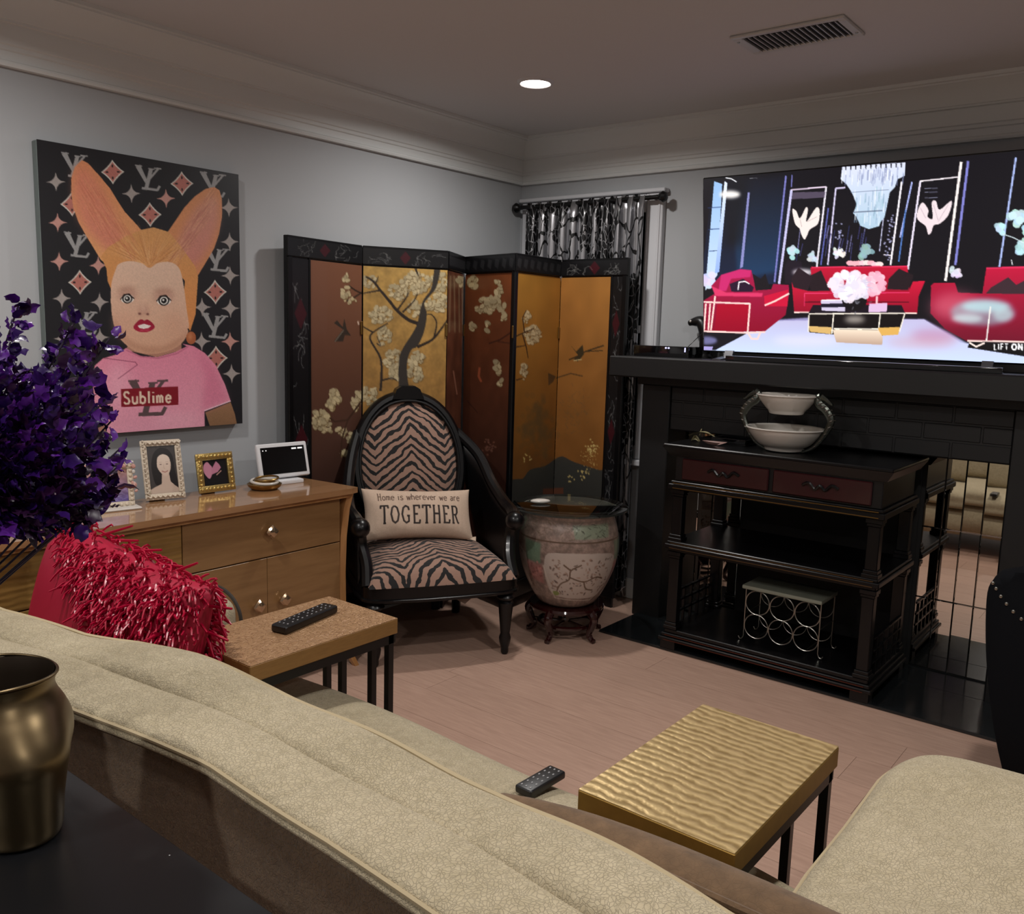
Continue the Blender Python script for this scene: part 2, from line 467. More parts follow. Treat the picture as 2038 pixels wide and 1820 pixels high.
def vent():
    x0, x1, y0, y1 = 2.92, 3.135, 1.045, 1.43
    t = thing('ceiling_vent', 'metal ceiling air vent with thin slats above the television', 'vent', ((x0+x1)/2, (y0+y1)/2, ZC))
    MB().box(x0+.02, x1-.02, y0+.02, y1-.02, ZC-.003, ZC).build('backing', 'vent_dark', t, world=True)
    for b in ((x0, x0+.024, y0, y1), (x1-.024, x1, y0, y1), (x0+.024, x1-.024, y0, y0+.03), (x0+.024, x1-.024, y1-.03, y1)):
        MB().box(*b, ZC-.01, ZC, .003, 1).build('frame', 'aluminium', t, world=True)
    s0 = None
    for i in range(17):
        yy = y0+.037+i*(y1-y0-.074)/16
        m = MB().box(x0+.024, x1-.024, -.001, .001, -.006, .006).xf(Matrix.Rotation(R(-20), 4, 'X'))
        s = m.xf(Matrix.Translation((0, yy, ZC-.006))).build('slat', 'aluminium', t, 0, world=True)
    for (a, b) in ((x0+.05, y1-.012), (x1-.05, y0+.012)):
        MB().lathe([(.004, -.013), (.005, -.01)], 10, c=(a, b, ZC)).build('screw', 'steel', t, world=True)
vent()

# ================================================================ fireplace
def fireplace():
    t = thing('fireplace', 'black painted brick fireplace with thick mantel shelf, slate hearth and mirrored firebox', 'fireplace', (3.66, 1.29, 0))
    def bx(n, b, m, bev=.004): return MB().box(*b, bev, 1).build(n, m, t, world=True)
    y0, y1, oy0, oy1, oz = .10, 2.17, .58, 2.02, .94
    bx('hearth_slab', (3.386, 3.73, .30, 2.14, 0, .012), 'slate', .002)
    bx('hearth_slab', (3.73, 3.935, oy0, oy1, 0, .012), 'slate', .002)
    bx('side_pier', (3.73, 3.949, oy1, y1, 0, 1.15), 'black_paint')
    bx('side_pier', (3.73, 3.949, y0, oy0, 0, 1.15), 'black_paint')
    bx('lintel', (3.7455, 3.949, oy0, oy1, oz, 1.15), 'black_paint')
    # painted brick courses across the breast
    br = None
    for r in range(3):
        z = oz+.004+r*.069; n = 0; y = oy0+.002 - (.105 if r % 2 else 0)
        while y < oy1-.02:
            a, b = max(y, oy0+.002), min(y+.205, oy1-.002)
            if b-a > .03: MB().box(3.7425+random.random()*.001, 3.748, a, b, z, z+.062, .003, 1).build('brick', 'black_paint', t, world=True)
            y += .212
    bx('frieze', (3.70, 3.949, y0, y1+.012, 1.15, 1.187), 'black_paint')
    bx('mantel_shelf', (3.58, 3.949, y0-.1, 2.272, 1.187, 1.283), 'black_paint', .006)
    bx('backing', (3.936, 3.949, oy0, oy1, 0, oz), 'dark_backing')
    m0 = None
    cw = .0752; nc = int((oy1-oy0-.03)/cw)
    def tile(w, h):
        b = .003; y = (0, w); z = (0, h)
        V = [(0, 0, 0), (0, w, 0), (0, w, h), (0, 0, h), (-.002, b, b), (-.002, w-b, b), (-.002, w-b, h-b), (-.002, b, h-b)]
        return MB().add(V, [(0, 1, 5, 4), (1, 2, 6, 5), (2, 3, 7, 6), (3, 0, 4, 7), (4, 5, 6, 7)])
    # dark firebox in the middle, mirrored slips either side of it
    bx('firebox_back', (3.925, 3.936, .925, 1.715, .012, oz), 'dark_backing')
    for c in list(range(4))+list(range(4, 8)):
        for r in range(3):
            y = oy0+.03+c*cw if c < 4 else oy1-.003-(c-3)*cw; z = .016+r*.304
            if m0 is None:
                m0 = tile(cw-.0006, .3032).build('mirror_tile', 'mirror', t, 0); o = m0
            else: o = copy_of(m0, t)
            o.location = Vector((3.934, y, z))-t.location
            o.rotation_euler = (0, R(random.uniform(-.35, .35)), R(random.uniform(-.35, .35)))
fireplace()
# ================================================================ painting on the left wall
def painting():
    x0, x1, z0, z1 = 1.355, 2.112, .985, 1.962
    t = thing('painting', 'large unframed canvas painting of a doll-like figure with fox ears and pink shirt', 'painting', (x0, 3.08, z0))
    c = Cv(310, 400, (27, 27, 31), [(212, 95), (1352, 320), (1335, 1735), (258, 1778)])
    def LV(x, y, s=1., col=(150, 150, 150), hk=.14):
        s *= 138; q = lambda P: [(x+(a-.5)*s, y+(b-.5)*s+(a-.5)*s*hk) for a, b in P]
        c.line(q([(.08, .05), (.42, .70)]), .21*s, col, taper=.13*s); c.line(q([(.92, .07), (.42, .70)]), .09*s, col)
        c.line(q([(-.04, .05), (.26, .05)]), .06*s, col); c.line(q([(.74, .07), (1.04, .07)]), .06*s, col)
        c.line(q([(.62, .12), (.40, .95)]), .16*s, col); c.line(q([(.5, .12), (.76, .12)]), .05*s, col)
        c.line(q([(.22, .96), (.86, .96), (.96, .78)]), .1*s, col)
    for x, y in ((425, 250), (838, 330), (1205, 375), (430, 700), (1215, 800), (460, 1135), (1195, 1178)): LV(x, y)
    gr, pk = (158, 150, 146), (190, 142, 132)
    for x, y, k in ((318, 343, 0), (740, 418, 0), (935, 450, 1), (1290, 510, 0), (323, 573, 1), (1290, 705, 0), (327, 792, 1), (545, 820, 1), (1287, 897, 0), (337, 1000, 0), (548, 1027, 0), (1123, 1072, 0),
                    (1283, 1083, 0), (340, 1225, 0), (545, 1225, 0), (1115, 1265, 0), (1277, 1270, 1), (460, 1340, 0), (1280, 1452, 0)):
        c.star(x, y, 54, 56, .56, (pk if k else gr)); c.ell(x, y, 19, 20, (pk if k else gr), n=16)
    for x, y in ((637, 293), (1027, 367), (842, 540), (440, 912), (1200, 988), (405, 470), (1195, 1362)):
        c.star(x, y, 66, 70, .85, (205, 200, 190)); c.star(x, y, 55, 58, .85, (176, 110, 100))
        for a in range(4):
            th = a*PI/2+PI/2; c.ell(x+32*math.cos(th), y+34*math.sin(th), 9, 5, (30, 25, 28), rot=th, n=10)
        c.ell(x, y, 9, 9, (176, 110, 100))
    # ears
    E1 = [(465, 222), (425, 260), (405, 320), (402, 400), (412, 490), (440, 575), (480, 650), (520, 720), (560, 790), (620, 830), (800, 800), (800, 640), (770, 600), (700, 520), (660, 455), (620, 385), (560, 310), (500, 240)]
    c.poly(E1, ((210, 138, 96), (220, 160, 108)))
    c.poly([(462, 250), (425, 300), (420, 400), (440, 540), (500, 640), (600, 740), (700, 760), (690, 640), (620, 480), (540, 330)], ((214, 130, 104), (204, 128, 108)), .9, 14)
    E2 = [(1210, 390), (1160, 400), (1100, 440), (1040, 500), (990, 570), (940, 640), (900, 800), (1000, 870), (1105, 890), (1150, 820), (1200, 740), (1230, 660), (1250, 560), (1252, 460), (1240, 410)]
    c.poly(E2, ((206, 140, 96), (206, 138, 92)))
    c.poly([(1200, 430), (1110, 500), (1040, 600), (985, 720), (1010, 820), (1100, 840), (1180, 730), (1230, 600), (1235, 470)], ((204, 146, 126), (194, 124, 116)), .9, 14)
    hair = [(560, 770), (600, 720), (700, 660), (790, 625), (860, 612), (945, 640), (1010, 720), (1090, 840), (1105, 900), (1095, 1000), (1085, 1110), (1050, 1210), (1010, 1100), (1030, 920), (950, 830), (830, 860), (720, 820), (640, 850), (615, 960), (595, 910), (590, 840)]
    c.poly(hair, ((206, 152, 96), (214, 138, 78)))
    for i in range(150):
        a = random.uniform(-1.15, 1.15); r0 = random.uniform(10, 120); r1 = r0+random.uniform(60, 190)
        p = lambda r: (832+math.sin(a)*r*1.15, 835-math.cos(a)*r*.95)
        c.line([p(r0), p(r1)], random.uniform(2, 5), random.choice([(228, 182, 128), (170, 108, 66), (188, 130, 84), (220, 168, 116)]), .5, taper=1)
    for i in range(200):
        u = random.random(); x, y = 440+300*u, 330+400*u+random.uniform(-90, 120); c.line([(x, y), (x+40, y+70)], 3, random.choice([(224, 160, 116), (182, 104, 78)]), .35)
        x, y = 1230-260*u, 440+370*u+random.uniform(-90, 60); c.line([(x, y), (x-45, y+60)], 3, random.choice([(222, 170, 134), (166, 102, 86)]), .35)
    # head
    face = [(640, 850), (660, 815), (720, 800), (790, 815), (832, 842), (880, 815), (950, 812), (1000, 850), (1022, 950), (1035, 1080), (1045, 1180), (1020, 1250), (965, 1298), (870, 1325), (765, 1318), (695, 1275), (645, 1215), (617, 1120), (610, 1000), (618, 915)]
    face = catmull(face, 4, True)
    c.poly([(700, 1270), (690, 1300), (860, 1345), (1000, 1310), (1000, 1260)], (176, 128, 108))
    c.poly(face, ((220, 188, 166), (212, 164, 136)))
    c.ell(690, 1150, 60, 70, (212, 164, 140), .6, 16); c.ell(960, 1170, 60, 70, (208, 160, 134), .6, 16); c.ell(835, 930, 110, 60, (214, 182, 160), .7, 20)
    c.poly([(618, 1100), (640, 1210), (700, 1275), (800, 1322), (870, 1325), (965, 1298), (1020, 1250), (1045, 1180), (1000, 1240), (900, 1290), (780, 1285), (690, 1235)], (160, 112, 88), .5, 8)
    for ex, ey, s in ((703, 1012, .92), (908, 1028, 1.)):
        c.ell(ex, ey-25, 62*s, 42*s, (182, 138, 122), .6, 8); c.ell(ex-2, ey-54, 56*s, 13*s, (170, 128, 108), .45, 6)
        c.ell(ex, ey, 40*s, 28*s, (240, 236, 228)); c.ell(ex, ey, 31*s, 29*s, (18, 14, 14)); c.ell(ex, ey, 23*s, 22*s, (226, 224, 218)); c.ell(ex, ey, 16*s, 16*s, (15, 12, 12)); c.ell(ex-3, ey-3, 6, 6, (235, 232, 226))
        c.line([(ex-42*s, ey+4), (ex-20*s, ey-26*s), (ex+12*s, ey-30*s), (ex+42*s, ey+2)], 6, (52, 34, 30))
    c.ell(792, 1080, 30, 34, (188, 142, 124), .7, 7); c.ell(770, 1098, 9, 6, (110, 66, 60), 1, 1); c.ell(815, 1102, 8, 6, (110, 66, 60), 1, 1); c.ell(792, 1065, 12, 26, (220, 184, 162), .6, 5)
    c.poly(catmull([(733, 1172), (760, 1138), (782, 1130), (795, 1138), (812, 1132), (838, 1150), (853, 1176), (830, 1196), (795, 1204), (755, 1196)], 4, True), ((150, 26, 52), (168, 30, 60)))
    c.poly([(758, 1165), (792, 1156), (832, 1168), (818, 1180), (790, 1184), (765, 1178)], (236, 226, 220)); c.line([(770, 1192), (820, 1192)], 5, (214, 96, 118), .8, 1)
    c.line([(1040, 1190), (1052, 1215)], 8, (40, 30, 28)); c.ell(1056, 1243, 28, 36, (168, 96, 60)); c.ell(1050, 1235, 12, 20, (206, 140, 96), .7, 4)
    # shirt and arm
    c.poly([(1125, 1665), (1270, 1612), (1292, 1680), (1302, 1738), (1150, 1746)], ((150, 112, 82), (132, 98, 70)))
    sh = [(690, 1288), (640, 1322), (560, 1342), (512, 1382), (500, 1470), (505, 1610), (572, 1650), (566, 1775), (1120, 1748), (1120, 1655), (1270, 1605), (1240, 1510), (1190, 1400), (1130, 1330), (1070, 1290), (1005, 1274), (1030, 1290), (965, 1320), (865, 1345), (760, 1335)]
    c.poly(sh, ((222, 134, 160), (228, 158, 178)))
    c.poly([(1080, 1300), (1130, 1450), (1110, 1640), (1120, 1655), (1260, 1600), (1190, 1420)], (206, 112, 142), .6, 12); c.ell(640, 1500, 70, 130, (238, 176, 194), .6, 20); c.ell(960, 1700, 130, 40, (236, 172, 190), .6, 16)
    c.line([(690, 1300), (770, 1340), (865, 1352), (975, 1328), (1040, 1290)], 9, (196, 112, 138)); c.line([(560, 1340), (740, 1370), (750, 1385), (640, 1460)], 4, (110, 40, 70), .7)
    c.line([(1120, 1655), (1270, 1605)], 6, (240, 200, 212))
    LV(808, 1568, 1.5, (92, 72, 74), 0)
    c.poly([(655, 1517), (976, 1513), (975, 1617), (655, 1618)], (128, 20, 36))
    c.text('Sublime', 668, 1534, 68, 11, (226, 200, 180), wide=.56, gap=.14)
    c.poly([(520, 1730), (560, 1715), (575, 1772), (520, 1775)], (170, 120, 104))
    c.noise(.05, 2)
    pm = attr_mat('oil_paint', .42, bump=(300, .05, .001))
    c.mesh('painted_face', plane_fn((x0, 3.0797, z1), (x1-x0, 0, 0), (0, 0, z0-z1)), pm, t, True)
    mat('canvas_edge', (112, 122, 120), .8)
    MB().box(x0, x1, 3.08, 3.119, z0, z1, .004, 1).build('stretched_canvas', 'canvas_edge', t, world=True)
painting()

# ================================================================ folding screen
def screen():
    P = [(2.30, 3.03), (2.77, 3.10), (3.13, 2.90), (3.42, 3.055), (3.33, 2.655), (3.75, 2.69), (3.73, 2.28)]
    mar = [(.14, .0), (.006, .004), (.004, .015), (.004, .03), (.012, .0), (.0, .10)]
    Q = [[(215, 240), (498, 273), (492, 2046), (225, 2145)], [(505, 273), (966, 298), (937, 2008), (498, 2046)], [(972, 298), (1057, 321), (1025, 1919), (942, 2006)],
         [(1063, 322), (1316, 310), (1270, 2008), (1031, 1916)], [(1346, 310), (1588, 339), (1532, 1920), (1297, 2013)], [(1588, 339), (1862, 334), (1790, 1986), (1532, 1920)]]
    RQ = [[(83, 115), (498, 174), (498, 261), (84, 212)], [(498, 174), (972, 203), (971, 286), (498, 261)], [(972, 203), (1062, 234), (1061, 311), (971, 286)],
          [(1062, 234), (1341, 214), (1338, 297), (1061, 311)], [(1341, 214), (1591, 252), (1589, 328), (1338, 297)], [(1591, 252), (1959, 239), (1956, 320), (1589, 328)]]
    t = thing('folding_screen', 'six-panel black lacquer folding screen with gold fields, blossom trees and birds', 'room divider', (3.05, 2.9, 0))
    lac = attr_mat('lacquer_field', .34, metal=.12, coat=.15)
    rail = attr_mat('engraved_lacquer', .3)
    cream = (206, 190, 150); dk = (46, 36, 30)
    def bloss(c, x, y, rx, ry, n, s=16, al=.95):
        for _ in range(n):
            a = random.random()*2*PI; r = random.random()**.5; px, py = x+math.cos(a)*rx*r, y+math.sin(a)*ry*r
            q = s*random.uniform(.6, 1.25); th = random.random()*PI
            k = random.uniform(.82, 1.05)
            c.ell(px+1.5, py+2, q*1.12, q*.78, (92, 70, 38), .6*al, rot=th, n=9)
            c.ell(px, py, q, q*.66, [v*k for v in cream], al, rot=th, n=9)
    def art(i, c):  # lacquer tones, with the gold leaf's reflection per fold angle put into the colour
        B = lambda *a, **k: bloss(c, *a, **k)
        if i == 0:
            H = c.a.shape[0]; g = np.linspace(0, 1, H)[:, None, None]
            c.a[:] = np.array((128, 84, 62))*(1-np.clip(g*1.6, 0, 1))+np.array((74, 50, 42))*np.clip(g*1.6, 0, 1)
            c.line([(500, 430), (460, 410), (425, 385)], 8, dk); c.line([(500, 420), (455, 450), (415, 470)], 8, dk)
            B(410, 340, 14, 22, 6, 14); B(408, 430, 26, 40, 14, 15); B(445, 470, 22, 14, 7, 12)
            c.poly([(345, 690), (395, 625), (345, 590), (362, 575), (392, 612), (402, 565), (415, 625), (438, 660), (405, 655), (395, 690)], (56, 48, 42)); c.line([(350, 692), (398, 628)], 5, (120, 110, 96)); c.line([(475, 580), (480, 600)], 8, (206, 180, 160))
            for x, y, rx, ry, n in ((345, 985, 22, 30, 16), (330, 1040, 26, 30, 14), (370, 1010, 16, 18, 8), (460, 1040, 36, 46, 26), (270, 1110, 44, 40, 30), (300, 1160, 34, 30, 18), (385, 1180, 24, 26, 12), (440, 1220, 22, 26, 12), (400, 1310, 20, 24, 10), (250, 1140, 20, 20, 8), (480, 980, 16, 14, 6)): B(x, y, rx, ry, n)
            c.line([(500, 1010), (420, 1120), (350, 1130), (300, 1090)], 10, (70, 48, 36)); c.line([(420, 1120), (390, 1220), (380, 1320)], 8, (70, 48, 36)); B(300, 1100, 20, 20, 6)
        elif i == 1:
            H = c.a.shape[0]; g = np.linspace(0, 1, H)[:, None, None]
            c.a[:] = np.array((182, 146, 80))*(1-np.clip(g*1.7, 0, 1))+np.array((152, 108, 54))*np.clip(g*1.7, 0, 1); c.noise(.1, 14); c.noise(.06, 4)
            tr = (56, 50, 45)
            for x, y, rx, ry, n in ((545, 360, 34, 40, 16), (790, 370, 80, 56, 90), (700, 410, 50, 50, 36), (920, 370, 44, 60, 40), (905, 480, 60, 55, 60), (790, 510, 40, 40, 26), (600, 545, 62, 44, 50), (620, 660, 40, 50, 24), (670, 790, 52, 60, 50), (690, 860, 44, 36, 40), (790, 780, 40, 50, 34), (790, 870, 40, 40, 36), (545, 985, 42, 50, 34)): B(x, y, rx, ry, n, s=15)
            c.poly(catmull([(895, 285), (875, 400), (830, 470), (800, 590), (770, 650), (720, 730), (700, 800), (698, 1000), (690, 1300), (650, 1700), (760, 1700), (770, 1300), (765, 1000), (748, 900), (745, 800), (768, 735), (800, 715), (835, 640), (852, 540), (838, 480), (900, 400), (925, 285)], 5, True), tr)
            for l, wd in (([(800, 590), (750, 570), (690, 520), (650, 470), (600, 410), (560, 360), (520, 335)], 20), ([(690, 520), (740, 450), (750, 420)], 11), ([(720, 530), (780, 470), (800, 430)], 11), ([(600, 410), (540, 420), (500, 428)], 10), ([(570, 380), (590, 330)], 6),
                          ([(800, 720), (880, 680), (930, 620), (965, 570)], 16), ([(890, 670), (905, 590), (880, 545), (855, 540)], 9), ([(600, 960), (605, 880), (600, 780), (545, 680), (560, 640), (640, 590)], 14), ([(560, 640), (500, 605)], 9), ([(580, 700), (600, 710), (580, 660)], 6), ([(600, 905), (660, 890), (690, 905)], 10), ([(790, 290), (805, 330)], 12)):
                c.line(catmull(l, 4), wd, dk, taper=wd*.45)
        elif i == 2:
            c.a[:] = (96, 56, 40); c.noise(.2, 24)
            for x in (985, 1005, 1030, 1048): c.line([(x, 330), (x+random.uniform(-8, 8), 640)], 9, (150, 130, 100), .5)
            c.line([(1000, 850), (1020, 980)], 8, (150, 100, 80)); B(1040, 360, 18, 30, 10)
        elif i == 3:
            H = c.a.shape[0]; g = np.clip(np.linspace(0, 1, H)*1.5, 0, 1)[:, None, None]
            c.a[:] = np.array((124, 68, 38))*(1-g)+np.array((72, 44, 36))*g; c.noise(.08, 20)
            for x, y, rx, ry, n in ((1105, 370, 24, 40, 16), (1245, 395, 22, 50, 14), (1170, 500, 52, 50, 40), (1205, 470, 30, 24, 14), (1235, 480, 24, 30, 6), (1270, 540, 14, 50, 7), (1105, 600, 12, 50, 5), (1180, 610, 12, 26, 4), (1240, 825, 20, 40, 14), (1250, 910, 10, 18, 4)): B(x, y, rx, ry, n)
            c.line([(1310, 640), (1250, 680), (1190, 700)], 8, (70, 40, 30)); c.line([(1310, 700), (1240, 690)], 6, (70, 40, 30)); c.line([(1140, 830), (1135, 880), (1150, 910)], 12, (170, 90, 60)); c.line([(1070, 1010), (1130, 1080)], 4, (60, 36, 30))
            for x, y in ((1180, 1265), (1115, 1340)):
                for _ in range(24): c.ell(x+random.gauss(0, 16), y+random.gauss(0, 22), 7, 5, (140, 96, 80), .8, n=7)
            for x, y in ((1170, 1540), (1215, 1570), (1240, 1600)): c.poly([(x-20, y+20), (x, y-40), (x+25, y+30)], (120, 112, 104), .7)
        else:
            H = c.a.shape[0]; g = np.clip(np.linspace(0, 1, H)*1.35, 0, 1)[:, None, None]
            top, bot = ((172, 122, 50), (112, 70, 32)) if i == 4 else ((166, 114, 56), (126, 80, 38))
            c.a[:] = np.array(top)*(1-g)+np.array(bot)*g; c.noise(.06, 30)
            # one landscape running over both panels
            c.poly(catmull([(1300, 1500), (1380, 1440), (1420, 1390), (1500, 1370), (1560, 1330), (1600, 1320), (1660, 1350), (1800, 1395), (1900, 1420), (1900, 2050), (1280, 2050)], 3, True), ((62, 62, 58), (44, 42, 40)))
            for x, y in ((1470, 1100), (1415, 1160), (1500, 1200)):
                for _ in range(60): c.ell(x+random.gauss(0, 22), y+random.gauss(0, 60), 14, 18, (96, 78, 50), .22, n=8)
            for _ in range(90):
                x, y = 1660+random.gauss(0, 40), 1080+random.gauss(0, 70); c.line([(x, y), (x+random.uniform(-20, 20), y+random.uniform(-24, 24))], 3, (110, 84, 56), .55)
            B(1400, 560, 22, 40, 14, s=12); B(1430, 650, 50, 50, 60, s=12); B(1385, 860, 20, 50, 18, s=12)
            for l in ([(1345, 660), (1390, 640), (1380, 560), (1400, 520)], [(1390, 640), (1440, 620)], [(1380, 650), (1400, 720), (1410, 780)], [(1345, 720), (1400, 710)], [(1345, 900), (1380, 890)]): c.line(l, 8, (60, 40, 26), taper=4)
            c.line([(1630, 790), (1680, 770), (1720, 745), (1820, 712)], 7, (52, 44, 30)); c.line([(1720, 745), (1815, 740)], 5, (52, 44, 30)); c.poly([(1640, 710), (1670, 745), (1705, 708), (1712, 760), (1680, 800), (1655, 790), (1680, 765)], (58, 50, 34)); c.line([(1655, 795), (1700, 788)], 6, (190, 170, 120))
            c.poly([(1518, 860), (1560, 880), (1545, 910), (1520, 930)], (80, 60, 38)); c.line([(1560, 890), (1640, 865), (1705, 880)], 6, (80, 60, 38))
            for x, y, n in ((1755, 1275, 30), (1400, 1330, 8), (1650, 1440, 6), (1710, 1410, 14)):
                for _ in range(n): c.ell(x+random.gauss(0, 14), y+random.gauss(0, 16), 6, 4, (214, 190, 120), .9, rot=random.random()*3, n=7)
            for _ in range(60): c.ell(1745+random.gauss(0, 30), 1330+random.gauss(0, 36), 3, 3, (206, 176, 110), .8, n=5)
            c.poly([(1490, 1495), (1600, 1490), (1600, 1540), (1490, 1545)], (112, 60, 40), .7)
    def scribble(c, x0, y0, x1, y1, n, col=(128, 128, 126)):
        for _ in range(n):
            x, y = random.uniform(x0, x1), random.uniform(y0, y1); pts = [(x, y)]
            th = random.random()*6.3
            for k in range(6):
                th += random.uniform(-1.1, 1.1); x += math.cos(th)*10; y += math.sin(th)*8; pts.append((x, y))
            c.line(pts, 2.6, col, .6)
    for i in range(6):
        a, b = np.array(P[i]), np.array(P[i+1]); L = np.hypot(*(b-a)); d = (b-a)/L; n = np.array([d[1], -d[0]])
        M = Matrix.Identity(4)
        for k in range(2): M[k][0], M[k][1] = d[k], -n[k]
        M[0][3], M[1][3] = a
        g = .003
        pan = MB().box(g, L-g, .004, .022, .05, 1.75, .002, 1).xf(M).build('panel', 'black_wood', t, world=True)
        l, r = mar[i]
        for nm, bb in (('top_rail', (g, L-g, -.003, .004, 1.665, 1.75)), ('bottom_rail', (g, L-g, -.003, .004, .05, .135)), ('foot', (g+.01, g+.05, .004, .02, 0, .05)), ('foot', (L-g-.05, L-g-.01, .004, .02, 0, .05))):
            MB().box(*bb, .002, 1).xf(M).build(nm, 'black_wood', pan, world=True)
        if l > .1:
            MB().box(g, .03, -.005, .004, .135, 1.665, .003, 1).xf(M).build('edge_stile', 'black_wood', pan, world=True)
            MB().box(.128, .139, -.003, .004, .135, 1.665, .002, 1).xf(M).build('inner_bead', 'black_wood', pan, world=True)
        if r > .09:
            MB().box(L-.03, L-g, -.005, .004, .135, 1.665, .003, 1).xf(M).build('edge_stile', 'black_wood', pan, world=True)
            MB().box(L-.1, L-.088, -.003, .004, .135, 1.665, .002, 1).xf(M).build('inner_bead', 'black_wood', pan, world=True)
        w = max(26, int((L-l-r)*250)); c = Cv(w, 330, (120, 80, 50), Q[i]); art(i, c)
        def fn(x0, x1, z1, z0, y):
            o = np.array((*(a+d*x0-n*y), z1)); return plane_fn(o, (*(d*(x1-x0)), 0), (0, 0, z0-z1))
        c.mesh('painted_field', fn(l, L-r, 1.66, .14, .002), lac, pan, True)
        c = Cv(int(L*230), 24, (20, 20, 22), RQ[i]); q = np.array(RQ[i], float); mid = q.mean(0)
        if i in (2, 3, 4):
            for k in range(7):
                f = (k+.5)/7; p0 = q[0]*(1-f)+q[1]*f; p1 = q[3]*(1-f)+q[2]*f
                c.poly([p0+(-8, 14), p0*.4+p1*.6+(-14, 4), p1+(6, -12), p0+(12, 22)], (42, 42, 44), .9)
        else:
            c.poly([mid+(-30, 0), mid+(0, -36), mid+(30, 0), mid+(0, 36)], (62, 18, 26))
            scribble(c, q[0][0]+50, q[0][1]+30, mid[0]-50, q[2][1]-20, 12); scribble(c, mid[0]+50, q[0][1]+50, q[1][0]-30, q[2][1]-20, 12)
        c.mesh('engraved_rail', fn(g, L-g, 1.74, 1.67, -.0036), rail, pan, True)
        if l > .1 or r > .09:
            x0, x1 = (.032, .127) if l > .1 else (L-.087, L-.031)
            c = Cv(24, 300, (17, 17, 19)); 
            for k in range(46):
                x, y = random.uniform(3, 21), random.uniform(4, 296); pts = [(x, y)]; th = random.random()*6
                for _ in range(6): th += random.uniform(-1, 1); x += math.cos(th)*2.4; y += math.sin(th)*3; pts.append((x, y))
                c.line(pts, .55, (146, 146, 146), .7)
            for y in (45, 150, 255): c.poly([(3, y), (12, y-13), (21, y), (12, y+13)], (58, 17, 24))
            c.mesh('engraved_border', fn(x0, x1, 1.66, .14, .0005), rail, pan, True)
        if i < 5:
            for z in (.35, 1.35):
                MB().box(L-.012, L, -.006, .0, z, z+.06, .002, 1).xf(M).build('hinge', 'gold_trim', pan, world=True)
screen()

# ================================================================ curtain
def curtain():
    t = thing('curtain_rod', 'black curtain rod with ball finials over the corner window', 'curtain rod', (3.87, 2.65, 2.045))
    MB().tube([(3.87, 2.22, 2.045), (3.87, 3.06, 2.045)], .011, 12).build('rod', 'black_metal', t, world=True)
    for y, s in ((2.22, -1), (3.06, 1)):
        MB().lathe([(.001, 0), (.02, .004), (.027, .02), (.02, .036), (.012, .042), (.012, .055)], 16).xf(MX((3.87, y+s*.05, 2.045), rx=R(90)*s)).build('finial', 'black_metal', t, world=True)
        MB().tube([(3.945, y-s*.03, 2.045), (3.87, y-s*.03, 2.045)], .008, 8).build('bracket', 'black_metal', t, world=True)
    m = bpy.data.materials.new('foil_print'); m.use_nodes = True; k = NT(m)
    tc = k.n('Mapping', Vector=k.obj(), Scale=(1, 1, .42)).outputs[0]
    nz = k.n('TexNoise', Vector=tc, Scale=7., Detail=4.).outputs['Color']
    dis = k.n('VectorMath', _operation='SCALE', i0=nz); dis.inputs['Scale'].default_value = .09
    vv = k.n('VectorMath', _operation='ADD', i0=tc, i1=dis.outputs[0]).outputs[0]
    v1 = k.n('TexVoronoi', Vector=vv, Scale=15., _feature='DISTANCE_TO_EDGE').outputs[0]
    v2 = k.n('TexVoronoi', Vector=vv, Scale=45., _feature='DISTANCE_TO_EDGE').outputs[0]
    n2 = k.noise(5, 3, vec=vv)
    f = k.m('MULTIPLY', k.m('GREATER_THAN', v1, .035), k.m('GREATER_THAN', n2, .5))
    g = k.m('MULTIPLY', k.m('LESS_THAN', v2, .05), k.m('LESS_THAN', n2, .53))
    f = k.m('MAXIMUM', f, k.m('MULTIPLY', g, .75))
    k.put(k.b.inputs['Base Color'], k.mix(f, rgb((10, 10, 12)), rgb((176, 176, 180))))
    k.put(k.b.inputs['Metallic'], k.m('MULTIPLY', f, .85)); k.b.inputs['Roughness'].default_value = .32
    cu = []
    def fn(u, v):
        y = 3.02-u*.733; z = 2.06-v*2.02
        am = .02+.012*v; ph = 2*PI*11*u
        x = 3.868+am*math.sin(ph+.6*math.sin(5*u))+.006*math.sin(2.3*ph)*v
        y += .006*math.sin(ph*2)*(1-v)
        if v < .03: x = 3.868+.5*(x-3.868)
        return (x, y, z+.008*math.sin(ph))
    o = MB().grid(fn, 180, 30).build('curtain', m)
    so = o.modifiers.new('thick', 'SOLIDIFY'); so.thickness = .002
    tag(o, 'black gathered curtain with silver foil pattern hanging at the corner window', 'curtain')
curtain()
# ================================================================ sideboard
def wood_mat(name, c0, c1, rough=.3, coat=.2, st=(1, 10, 10), sc_=3., bump=.03):
    m = bpy.data.materials.new(name); m.use_nodes = True; k = NT(m)
    g = k.noise(sc_, 5, stretch=st, rough=.6)
    k.put(k.b.inputs['Base Color'], k.ramp(g, [(.3, rgb(c0)), (.72, rgb(c1))]))
    k.b.inputs['Roughness'].default_value = rough; k.b.inputs['Coat Weight'].default_value = coat; k.b.inputs['Coat Roughness'].default_value = .06
    if bump: k.bump(g, bump, .003)
    MATS[name] = m
wood_mat('honey_top', (142, 104, 70), (168, 126, 88), .14, .6)
wood_mat('honey_front', (126, 92, 56), (148, 112, 72), .32, .15)
wood_mat('honey_edge', (160, 112, 66), (188, 140, 92), .3, .2, (6, 6, 1))
mat('crystal_knob', (186, 160, 130), .08, metal=.85)
